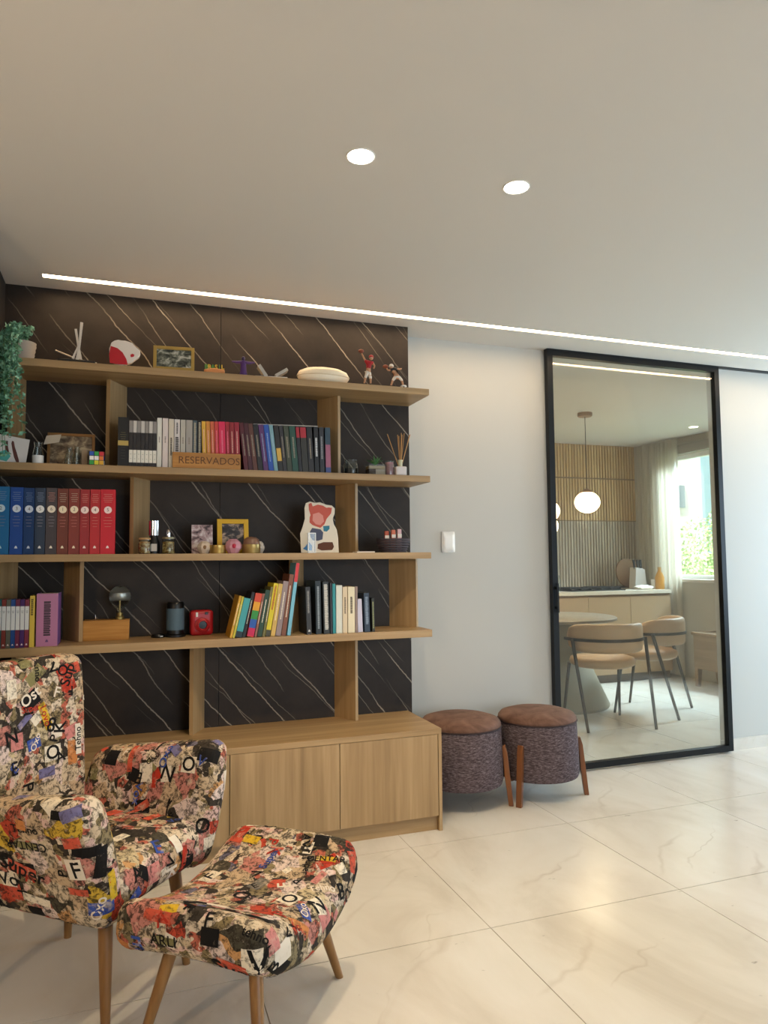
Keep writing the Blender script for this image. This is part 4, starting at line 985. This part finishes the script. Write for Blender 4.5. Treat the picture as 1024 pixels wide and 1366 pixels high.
def skin(name, pts, edges, rad, m_, parent):
    me = bpy.data.meshes.new(name); me.from_pydata(pts, edges, []); me.materials.append(m_)
    o = bpy.data.objects.new(name, me); C.objects.link(o); o.parent = parent
    md = o.modifiers.new('skin', 'SKIN')
    for v, r in zip(me.skin_vertices[0].data, rad): v.radius = (r, r)
    me.skin_vertices[0].data[0].use_root = True; md.use_smooth_shade = True
    s2 = o.modifiers.new('sub', 'SUBSURF'); s2.levels = 1; s2.render_levels = 1; return o
SKINT = mat('figure_skin', '#b98a68', .5)
def player(px, Yf, hpx, pose, jersey, pants, shoe, label):
    p, h, u = on(px, hpx, Yf, Z1)
    t = thing('figurine', p, label, 'figurine', rz=R(-12)); J = pose
    skin('body', [J['hip'], J['chest'], J['neck'], J['ls'], J['le'], J['lh'], J['rs'], J['re'], J['rh'], J['lk'], J['lf'], J['rk'], J['rf']],
         [(0, 1), (1, 2), (2, 3), (3, 4), (4, 5), (2, 6), (6, 7), (7, 8), (0, 9), (9, 10), (0, 11), (11, 12)],
         [.010, .0115, .006, .006, .0045, .0042, .006, .0045, .0042, .0066, .0042, .0066, .0042], SKINT, t)
    mid = lambda a, b, k: tuple(x+(y-x)*k for x, y in zip(J[a], J[b]))
    skin('jersey', [mid('hip', 'chest', .02), J['chest'], mid('chest', 'neck', .75), J['ls'], mid('ls', 'le', .5), J['rs'], mid('rs', 're', .5)],
         [(0, 1), (1, 2), (2, 3), (3, 4), (2, 5), (5, 6)], [.0118, .0135, .0095, .0085, .0066, .0085, .0066], jersey, t)
    skin('trousers', [J['hip'], mid('hip', 'lk', .5), J['lk'], mid('lk', 'lf', .25), mid('hip', 'rk', .5), J['rk'], mid('rk', 'rf', .25)],
         [(0, 1), (1, 2), (2, 3), (0, 4), (4, 5), (5, 6)], [.0118, .0095, .0078, .0062, .0095, .0078, .0062], pants, t)
    for f in ('lf', 'rf'):
        x, y, z = J[f]; MB().rbox((x, y-.004, max(.0052, z)), (.0048, .0105, .0045), .004, 4).build('shoe', shoe, t, 180)
    x, y, z = J['head']; hd = MB().sphere((x, y, z), .0105, 14, 10, sz=1.12).build('head', SKINT, t, 180)
    MB().sphere((x, y+.001, z+.003), .0118, 14, 10).build('helmet', jersey if 'red' in label else mat('helmet_white', '#d8d4cc', .4), hd, 180)
    MB().tube([(x-.009, y-.008, z-.004), (x, y-.0145, z-.004), (x+.009, y-.008, z-.004)], .0012, 5).build('face_guard', mat('guard_grey', '#8a8a8a', .4), hd)
    MB().sphere(J['ball'], .0095, 12, 8, sx=1.5).build('ball', mat('leather_ball', '#7a3a24', .5), t, 180)
    return t
RED = mat('jersey_red', '#a21c26', .5); BLK = mat('jersey_black', '#1d1b1c', .5); PWH = mat('trousers_white', '#ddd6ca', .6)
player(491, 3.28, 466, dict(hip=(0, 0, .078), chest=(.003, 0, .104), neck=(.006, 0, .122), head=(.014, -.004, .139), ls=(-.012, 0, .120), le=(-.024, -.004, .140), lh=(-.034, -.006, .160), rs=(.020, 0, .116), re=(.030, -.006, .098), rh=(.024, -.014, .082), lk=(-.014, -.006, .042), lf=(-.022, 0, .006), rk=(.010, 0, .040), rf=(.010, 0, .006), ball=(-.036, -.006, .170)), RED, PWH, BLK, 'ball player figurine in red jersey with an arm raised high')
player(527, 3.28, 485, dict(hip=(.008, 0, .062), chest=(-.006, 0, .082), neck=(-.014, 0, .094), head=(-.020, -.004, .105), ls=(-.022, -.006, .090), le=(-.036, -.008, .084), lh=(-.046, -.008, .096), rs=(.002, .004, .098), re=(.022, .006, .096), rh=(.034, .004, .100), lk=(-.012, -.004, .040), lf=(-.024, 0, .006), rk=(.032, 0, .040), rf=(.040, 0, .006), ball=(-.050, -.008, .104)), BLK, PWH, BLK, 'ball player figurine in black jersey crouching at the shelf end')
p, h, u = on(538, 509, 3.272, Z1)
tg = tag(MB().sphere((0, 0, .008), .016, 14, 8, sz=.5).build('white_pebble', WHITE, None, 180), 'small white rounded token in front of the crouching figurine', 'ornament'); tg.location = p

# shelf 2, left end
a_ = at(12, 614, y=3.30)
pc = thing('painted_card', (a_.x, 3.30, Z2+.002), 'white painted card leaning at the left end of the second shelf', 'card', rot=(R(-14), R(8), R(10)))
MB().box((-.075, 0, 0), (.062, .006, .12)).build('board', mat('card_white', '#ddd6cf', .6), pc, bevel=.001)
CB = mat('paint_brown', '#5a2f28', .6); CT = mat('paint_teal', '#4fa79c', .6)
MB().prism([(.014, .03), (.028, .004), (.038, .002), (.034, .02), (.022, .05), (.012, .072), (.004, .098), (-.003, .1), (-.004, .088), (.004, .06)], -.0012, .0002).build('brush_mark', CB, pc)
MB().prism([(-.026, .075), (-.018, .048), (-.010, .036), (-.006, .045), (-.014, .07), (-.018, .095), (-.024, .096)], -.0012, .0002).build('brush_mark', CB, pc)
MB().prism([(-.045, .008), (-.01, .004), (.002, .03), (-.02, .055), (-.042, .04)], -.0016, .0002).build('brush_mark', CT, pc)
def jar(px, py, Yf, z, rpx, fill, label, lid=None, shape='jar', fillh=.5, name='glass_jar'):
    p, h, u = on(px, py, Yf, z); r = rpx*u
    t = thing(name, p, label, 'jar')
    if shape == 'bell': prof = [(.001, 0), (r, 0), (r*1.0, h*.15), (r*.85, h*.5), (r*.55, h*.78), (r*.5, h*.9), (r*.62, h)]
    elif shape == 'bottle': prof = [(.001, 0), (r*.95, 0), (r, h*.06), (r, h*.5), (r*.72, h*.78), (r*.7, h*.86), (r*.78, h*.9), (r*.78, h)]
    else: prof = [(.001, 0), (r*.94, 0), (r, h*.08), (r, h*.72), (r*.82, h*.82), (r*.82, h*.86), (r*.9, h*.9), (r*.9, h)]
    tk = .0015; inn = [(max(.0008, a-tk), max(tk, b)) for a, b in prof[1:]][::-1]; inn[-1] = (inn[-1][0], tk)
    MB().lathe(prof+inn+[(.0008, tk)], 24).build('glass', GLASS, t, 60)
    if fill: MB().lathe([(.001, .002), (r*.88, .002), (r*.9, h*fillh*.5), (r*.86 if shape == 'jar' else r*.6, h*fillh), (.001, h*fillh*1.04)], 18).build('filling', fill, t, 60)
    if lid: MB().lathe([(.001, h+.0003), (r*.95, h+.0003), (r*.95, h+.008), (.001, h+.009)], 20).build('lid', lid, t, 40)
    return t, r, h
t, r, h = jar(51, 590, 3.31, Z2, 7.5, None, 'clear glass bottle with a white label on the second shelf', shape='bottle')
MB().lathe([(r+.0004, h*.02), (r+.0008, h*.02), (r+.0008, h*.4), (r+.0004, h*.4)], 24).build('label_band', WHITE, t, 60)
frame(62, 126, 577, 615, 3.40, Z2, mat('frame_walnut', '#8a5f2e', .4), photo_mat('photo_collage', '#4a3a2c', '#7d6a52', '#b7a584', 22), .012, 'brown framed collage behind the small jars')
t = tag(MB().prism([(-.034, -.018), (.026, -.006), (.034, .030), (-.024, .022)], -.001, .001).build('paper_note', mat('note_paper', '#b5aa98', .7)), 'grey paper note tucked into the brown frame', 'note'); q = at(70, 588, y=3.36); t.location = q; t.rotation_euler = (R(-8), R(0), 0)
jar(93, 597, 3.31, Z2, 7, None, 'bell shaped clear jar left of the colour cube', shape='bell'); jar(103, 596, 3.33, Z2, 6, None, 'bell shaped clear jar behind, touching the small block', shape='bell')
p, h, u = on(113, 600, 3.345, Z2); o = tag(MB().rbox((0, 0, h/2), (.012, .012, h/2), .002, 4).build('wood_block', mat('block_taupe', '#9d8a72', .7), None, 60), 'small taupe block behind the colour cube', 'block'); o.location = p
p, h, u = on(128.5, 603.5, 3.29, Z2)
rc = thing('puzzle_cube', p, 'small colourful puzzle cube at the shelf edge', 'puzzle cube', rz=R(4)); e = .030
MB().rbox((0, 0, e), (e, e, e), .003, 6).build('core', BLACKP, rc, 60)
cs = [['#1d4fa8', '#2f9a3c', '#c0222a'], ['#e8e6e0', '#e8e6e0', '#d9702a'], ['#2f9a3c', '#d6c928', '#d6a022']]; cs2 = [['#c0222a', '#d6c928', '#2f9a3c'], ['#1d4fa8', '#d9702a', '#e8e6e0'], ['#e8e6e0', '#c0222a', '#d6c928']]
for i in range(3):
    for j in range(3):
        x = (j-1)*e*.64; z = e+(1-i)*e*.64; s = e*.28
        MB().box((x-s, -e-.0008, z-s), (x+s, -e+.0004, z+s)).build('sticker', bmat(cs[i][j]), rc)
        MB().box((e-.0004, x-s, z-s), (e+.0008, x+s, z+s)).build('sticker', bmat(cs2[i][j]), rc)
a_ = at(230, 624, y=3.249); b_ = at(321, 627, y=3.249); w = b_.x-a_.x
sg = thing('wooden_sign', ((a_.x+b_.x)/2, 3.2515, Z2+.0003), 'small honey wood sign with burnt lettering before the books', 'sign')
SGH = at(275, 604.5, y=3.252).z-Z2
MB().box((-w/2, 0, 0), (w/2, .014, SGH)).build('board', BOXWOOD, sg, bevel=.001)
flat_text(MB(), 'RESERVADOS', (.01, -.0006, SGH*.48), (1, 0, 0), (0, 0, 1), .0335, .0).build('lettering', mat('burnt_ink', '#5e3a10', .6), sg)
# shelf 2, right end
jar(468, 614, 3.34, Z2, 9.5, mat('dark_fill', '#2c2620', .6), 'dark filled glass jar right of the long book row', fillh=.45)
p, h, u = on(500.5, 618, 3.31, Z2)
pp = thing('potted_plant', p, 'small spiky green plant in a glass pot with soil and pebbles', 'plant')
MB().box((-.044, -.03, 0), (-.041, .03, .052)).box((.041, -.03, 0), (.044, .03, .052)).box((-.041, -.03, 0), (.041, -.028, .052)).box((-.041, .028, 0), (.041, .03, .052)).box((-.041, -.028, 0), (.041, .028, .002)).build('pot', PANE, pp)
MB().box((-.0405, -.0275, .0022), (-.008, .0275, .03)).build('soil', mat('soil_dark', '#3a2418', .9), pp)
MB().box((-.0075, -.0275, .0022), (.0405, .0275, .028)).build('pebbles', mat('pebble_grey', '#a89f95', .8), pp)
MB().box((-.0405, -.0275, .0305), (.0405, .0275, .045)).build('moss', mat('moss_tan', '#a08a62', .9), pp)
rng = random.Random(9)
for k in range(13):
    a = 2*math.pi*k/13; ln = rng.uniform(.035, .06); up_ = rng.uniform(.02, .055)
    b = Vector((0, 0, .045)); tip = b+Vector((ln*math.cos(a), ln*.5*math.sin(a), up_)); mid_ = b.lerp(tip, .45)+Vector((0, 0, .01)); sd = Vector((-math.sin(a), math.cos(a), 0))*.0055
    MB().add([b-sd*.5, b+sd*.5, mid_+sd, tip, mid_-sd, mid_+Vector((0, 0, -.003))], [(0, 1, 5), (1, 2, 5), (2, 3, 5), (3, 4, 5), (4, 0, 5)]).build('leaf', leaf_mat('spiky_leaf', '#2c5a2e', '#4d8046'), pp)
jar(519, 615, 3.30, Z2, 6, mat('pink_fill', '#b98a90', .6), 'little jar with pink contents between plant and diffuser', fillh=.9)
p, h, u = on(533.5, 618.5, 3.285, Z2)
rd = thing('reed_diffuser', p, 'white reed diffuser bottle with wooden sticks at the shelf end', 'diffuser')
MB().rbox((0, 0, .0225), (.0285, .02, .0225), .005, 8).build('bottle', mat('diffuser_white', '#d9d0cc', .3), rd, 60)
MB().lathe([(.011, .0445), (.011, .07), (.013, .072), (.013, .078), (.009, .078), (.009, .05)], 18).build('neck', mat('diffuser_neck', '#cfcaa8', .35), rd, 40)
REED = mat('reed_tan', '#b98a52', .6)
for dx, dy, dz in ((-.066, 0, .205), (-.008, .01, .205), (.004, -.01, .212), (.012, .0, .205), (.028, .012, .215), (.05, -.004, .205), (.058, .008, .21), (.0, .014, .2)):
    MB().tube([(dx*.04, dy*.1, .03), (dx, dy, dz)], .0019, 6).build('reed', REED, rd)
# shelf 3
jar(193, 720, 3.30, Z3, 8.5, photo_mat('potpourri', '#7a3a22', '#b58a4a', '#d9c69a', 60), 'jar of dried petals beside the divider', fillh=.85, lid=mat('cork', '#b08c5c', .8))
p, h, u = on(205.5, 695, 3.33, Z3)
pm = thing('pepper_mill', p, 'black and chrome pepper mill behind the petal jar', 'mill')
MB().lathe([(.001, 0), (.026, 0), (.0265, .05), (.020, .062), (.0165, .072), (.0165, h*.56), (.001, h*.56)], 24).build('body', BLACKP, pm, 40)
MB().lathe([(.001, h*.56), (.0235, h*.56), (.0235, h), (.001, h)], 24).build('head', CHROME, pm, 40)
MB().box((-.012, -.0275, .012), (.012, -.0262, .044)).build('label_tag', mat('tag_grey', '#b8b2aa', .6), pm)
t, r, h = jar(224.5, 719, 3.31, Z3, 9, photo_mat('spice_mix', '#6a4a1c', '#a8843a', '#d8c48a', 70), 'round jar of grains with a silver pin on top', fillh=.8, lid=mat('lid_brass', '#8f8465', .4, .6))
MB().lathe([(.001, h+.009), (.008, h+.009), (.009, h+.03), (.006, h+.042), (.001, h+.044)], 16).build('finial', CHROME, t, 60)
p, h, u = on(270, 699.5, 3.37, Z3)
ph = tag(MB().box((-.047, 0, 0), (.047, .004, h)).build('photo_print', photo_mat('photo_family', '#3a2a30', '#a58a8c', '#d8cfd0', 28)), 'unframed photo print standing behind the gold tins', 'photo'); ph.location = p; ph.rotation_euler = (R(-8), 0, 0)
frame(290, 332, 692, 737, 3.37, Z3, mat('frame_yellow', '#d1a516', .4), photo_mat('photo_dark', '#0e0d10', '#2c2a30', '#b09a88', 18), .022, 'bright yellow photo frame on the third shelf')
def tin(px, py, Yf, rpx, m1, m2, label, dome=0, gem=False):
    p, h, u = on(px, py, Yf, Z3); r = rpx*u; t = thing('trinket_box', p, label, 'trinket box')
    if gem:
        MB().lathe([(.001, 0), (r*.55, 0), (r*.95, h*.35), (r, h*.5), (r*.8, h*.8), (r*.4, h), (.001, h)], 9).build('body', m1, t)
        MB().sphere((0, -r*.75, h*.5), r*.3, 10, 6).build('stone', m2, t, 180)
    else:
        hb = h if not dome else h*.55
        MB().lathe([(.001, 0), (r*.96, 0), (r, hb*.1), (r, hb*.45), (r*1.03, hb*.5), (r*1.03, hb*.95), (r*.97, hb), (.001, hb)], 28).build('body', m1, t, 40)
        if dome: MB().lathe([(r*.9, hb+.0003), (r*.86, hb+(h-hb)*.6), (r*.5, h*.97), (.001, h)], 24).build('dome', m2, t, 60)
    return t
tin(272.5, 722, 3.30, 10, mat('pearl_pink', '#c9b8a4', .35), mat('bronze_gem', '#7a5a3a', .4), 'pale faceted trinket dish before the photo print', gem=True)
tin(290, 727, 3.29, 11, GOLD, GOLD, 'flat round gold tin in front of the yellow frame')
tin(311, 719, 3.29, 12, mat('rose_glass', '#c08a96', .2), mat('rose_stone', '#b01c3c', .3), 'rose pink faceted trinket dish with a red stone', gem=True)
tin(335, 716, 3.30, 12, mat('dull_gold', '#a8905a', .35, .8), mat('dome_brown', '#7a5a48', .35), 'gold tin with a brown domed lid', dome=1)
tin(346, 722, 3.34, 7, mat('pearl_grey', '#b5aca0', .4), mat('pearl_stone', '#d8d0c8', .3), 'small grey faceted dish behind the domed tin', gem=True)
# painted cut-out board: outline and colour areas only
a_ = at(426.5, 737, y=3.33)
cub = thing('cutout_board', (a_.x, 3.33, Z3+.001), 'white cut-out board with loose red, blue and brown paint', 'cutout', rot=(R(-5), 0, R(-6)))
def cpt(x, y): return ((x-480)/987*.2185, (1240-y)/1366*.303)
out = [(75, 1240), (60, 820), (110, 690), (165, 500), (160, 260), (190, 160), (280, 120), (390, 150), (500, 135), (640, 190), (760, 205), (825, 270), (820, 380), (775, 500), (800, 620), (860, 740), (885, 900), (895, 1240)]
MB().prism([cpt(*q) for q in out], 0, .006).build('board', mat('board_cream', '#e0d8c8', .5), cub, bevel=.0015)
def pt_(poly, col, nm='paint_area', lay=0): MB().prism([cpt(*q) for q in poly], -.001-.0004*lay, .0002).build(nm, bmat(col, .6), cub)
pt_([(250, 180), (310, 150), (340, 230), (450, 190), (560, 210), (640, 260), (690, 250), (760, 260), (740, 380), (640, 500), (590, 620), (500, 700), (330, 640), (265, 580), (270, 470), (290, 420), (255, 300)], '#c2594c')
pt_([(340, 400), (470, 360), (560, 430), (580, 560), (500, 640), (400, 620), (330, 540)], '#d8938a', lay=1)
pt_([(320, 700), (500, 730), (560, 800), (540, 950), (440, 980), (330, 970), (280, 900), (270, 790)], '#4a5068')
pt_([(560, 660), (700, 650), (700, 720), (640, 780), (570, 770)], '#2f7c96')
pt_([(240, 1000), (310, 1080), (310, 1190), (200, 1190), (115, 1150), (180, 1090)], '#3a7ab8')
pt_([(440, 1050), (560, 1010), (760, 1010), (790, 1110), (750, 1180), (520, 1190), (430, 1150)], '#5a2f18')
a_ = at(418, 737, y=3.295)
ab = thing('acrylic_stand', (a_.x, 3.295, Z3+.0003), 'clear acrylic stand in front of the cut-out board', 'stand')
MB().box((-.026, 0, 0), (-.0225, .012, .095)).box((.0085, 0, 0), (.012, .012, .095)).box((-.0225, 0, .0915), (.0085, .012, .095)).build('frame', mat('acrylic_edge', '#e8ecec', .15), ab)
MB().box((-.0225, .004, .0), (.0085, .006, .0914)).build('sheet', PANE, ab)
p, h, u = on(488, 734, 3.275, Z3)
o = tag(MB().box((-.045, 0, 0), (.045, .07, .006)).build('booklet', mat('booklet_white', '#e0dad0', .6)), 'thin white booklet lying flat near the woven bowl', 'booklet'); o.location = p
p, h, u = on(524, 714, 3.345, Z3)
wbk = thing('woven_bowl', p, 'dark coiled bowl holding small bright packets on the third shelf', 'bowl')
WBM = mat('coil_dark', '#3b3238', .6)
for k in range(6):
    z = .006+k*.0115; r = .062+.018*math.sin(k/5*1.6)
    MB().tube([(r*math.cos(2*math.pi*i/32), r*.85*math.sin(2*math.pi*i/32), z) for i in range(33)], .0062, 6).build('coil', WBM, wbk, 60)
MB().lathe([(.001, .001), (.058, .001), (.058, .008), (.001, .008)], 24, None, 0, 0, 1, .85).build('bowl_base', WBM, wbk)
for x, y, hh, c, lb in ((-.038, -.01, .098, '#b5502e', 'orange packet standing in the dark bowl, leftmost'), (-.006, -.018, .104, '#c86a4a', 'coral packet standing in the middle of the dark bowl'), (.028, -.012, .108, '#d8b0b4', 'pale pink packet standing at the right in the dark bowl')):
    o = thing('packet', (p.x+x, p.y+y, p.z+.0085), lb, 'packet'); MB().rbox((0, 0, hh/2), (.011, .008, hh/2), .003, 4).build('body', bmat(c), o, 60)
    MB().box((-.0105, -.0088, hh*.62), (.0105, -.0079, hh*.78)).build('stripe', bmat('#e6ddd0'), o)
# shelf 4
q = at(140, 854.5, z=Z4); Yl4 = q.y
a_ = at(110, 854, y=Yl4); b_ = at(172, 854, y=Yl4); w = b_.x-a_.x; hb = at(140, 827.5, y=Yl4).z-Z4
lm = thing('table_lamp', ((a_.x+b_.x)/2, Yl4, Z4), 'wooden box lamp with a clear globe bulb and toggle switch', 'lamp', rz=R(-2))
MB().box((-w/2, 0, 0), (w/2, .085, hb)).build('box', BOXWOOD, lm, bevel=.002)
MB().lathe([(.001, hb), (.021, hb), (.019, hb+.012), (.014, hb+.016), (.014, hb+.03), (.001, hb+.03)], 20, None, w*.28, .04).build('socket', mat('socket_brass', '#8f7c4a', .35, .8), lm, 40)
bulb = MB().lathe([(.012, hb+.030), (.014, hb+.045), (.030, hb+.062), (.044, hb+.085), (.047, hb+.103), (.040, hb+.128), (.022, hb+.145), (.001, hb+.150)], 28, None, w*.28, .04).build('bulb', GLASS, lm, 180)
MB().lathe([(.001, hb+.0905), (.033, hb+.0905), (.042, hb+.103), (.036, hb+.118), (.001, hb+.1185)], 24, None, w*.28, .04).build('mirror_cap', mat('bulb_silver', '#dfe6e2', .3, .5), bulb, 60)
MB().tube([(w*.28, .04, hb+.03), (w*.28, .04, hb+.09)], .0025, 6).build('filament_stem', mat('filament', '#c9b27a', .4), bulb)
MB().tube([(-w*.24, .03, hb), (-w*.25, .025, hb+.024)], [.0035, .0025], 8).build('switch', CHROME, lm)
q = at(234, 850, z=Z4); p = Vector((q.x, q.y+.03, Z4)); u = at(235, 850, y=p.y).x-at(234, 850, y=p.y).x; hs = at(234, 803, y=p.y).z-Z4
spk = thing('speaker', p, 'dark cylindrical speaker with blue-grey fabric on a charging base', 'speaker')
r = 12*u
MB().lathe([(.001, 0), (r*1.18, 0), (r*1.18, .010), (r, .014), (.001, .014)], 28).build('base', BLACKP, spk, 40)
MB().lathe([(.001, .0145), (r*.98, .0145), (r*.98, hs*.2), (.001, hs*.2)], 28).build('lower_ring', BLACKP, spk, 40)
MB().lathe([(.001, hs*.2), (r, hs*.2), (r, hs*.82), (.001, hs*.82)], 28).build('fabric', mat('speaker_fabric', '#4d6472', .6), spk, 40)
MB().lathe([(.001, hs*.82), (r*.99, hs*.82), (r*.97, hs*.95), (r*.85, hs), (.001, hs)], 28).build('top_ring', BLACKP, spk, 40)
q = at(211, 851, z=Z4); o = thing('puck', (q.x, q.y+.03, Z4), 'flat black round charger left of the speaker', 'charger')
MB().lathe([(.001, 0), (.03, 0), (.032, .006), (.028, .014), (.001, .014)], 24).build('body', BLACKP, o, 40)
MB().box((.008, -.0325, .004), (.02, -.030, .009)).build('indicator', mat('led_pale', '#cfd4d6', .3), o)
q = at(269, 848, z=Z4)
a_ = at(253.5, 848, y=q.y); b_ = at(284.5, 848, y=q.y); w = b_.x-a_.x; hh = at(269, 814, y=q.y).z-Z4
cm = thing('instant_camera', ((a_.x+b_.x)/2, q.y+.03, Z4), 'red instant camera standing right of the speaker', 'camera', rz=R(5))
CR = mat('camera_red', '#a8181f', .35)
MB().rbox((0, 0, hh/2), (w/2, .026, hh/2), .016, 10).build('body', CR, cm, 60)
Mx = Matrix.Translation((.0, -.027, hh*.42)) @ Matrix.Rotation(R(90), 4, 'X')
ln_ = MB().lathe([(.034, 0), (.034, .008), (.028, .011), (.026, .016), (.020, .018), (.018, .012), (.018, 0)], 28, Mx).build('lens_ring', CR, cm, 40)
MB().lathe([(.001, 0), (.0175, 0), (.0175, .010), (.001, .011)], 20, Mx).build('lens', BLACKP, ln_, 40)
MB().box((-.030, -.029, hh*.74), (-.020, -.025, hh*.92)).build('flash', mat('flash_white', '#d8d4cc', .25), cm, bevel=.001)
MB().box((.012, -.029, hh*.82), (.026, -.025, hh*.92)).build('viewfinder', BLACKP, cm, bevel=.001)
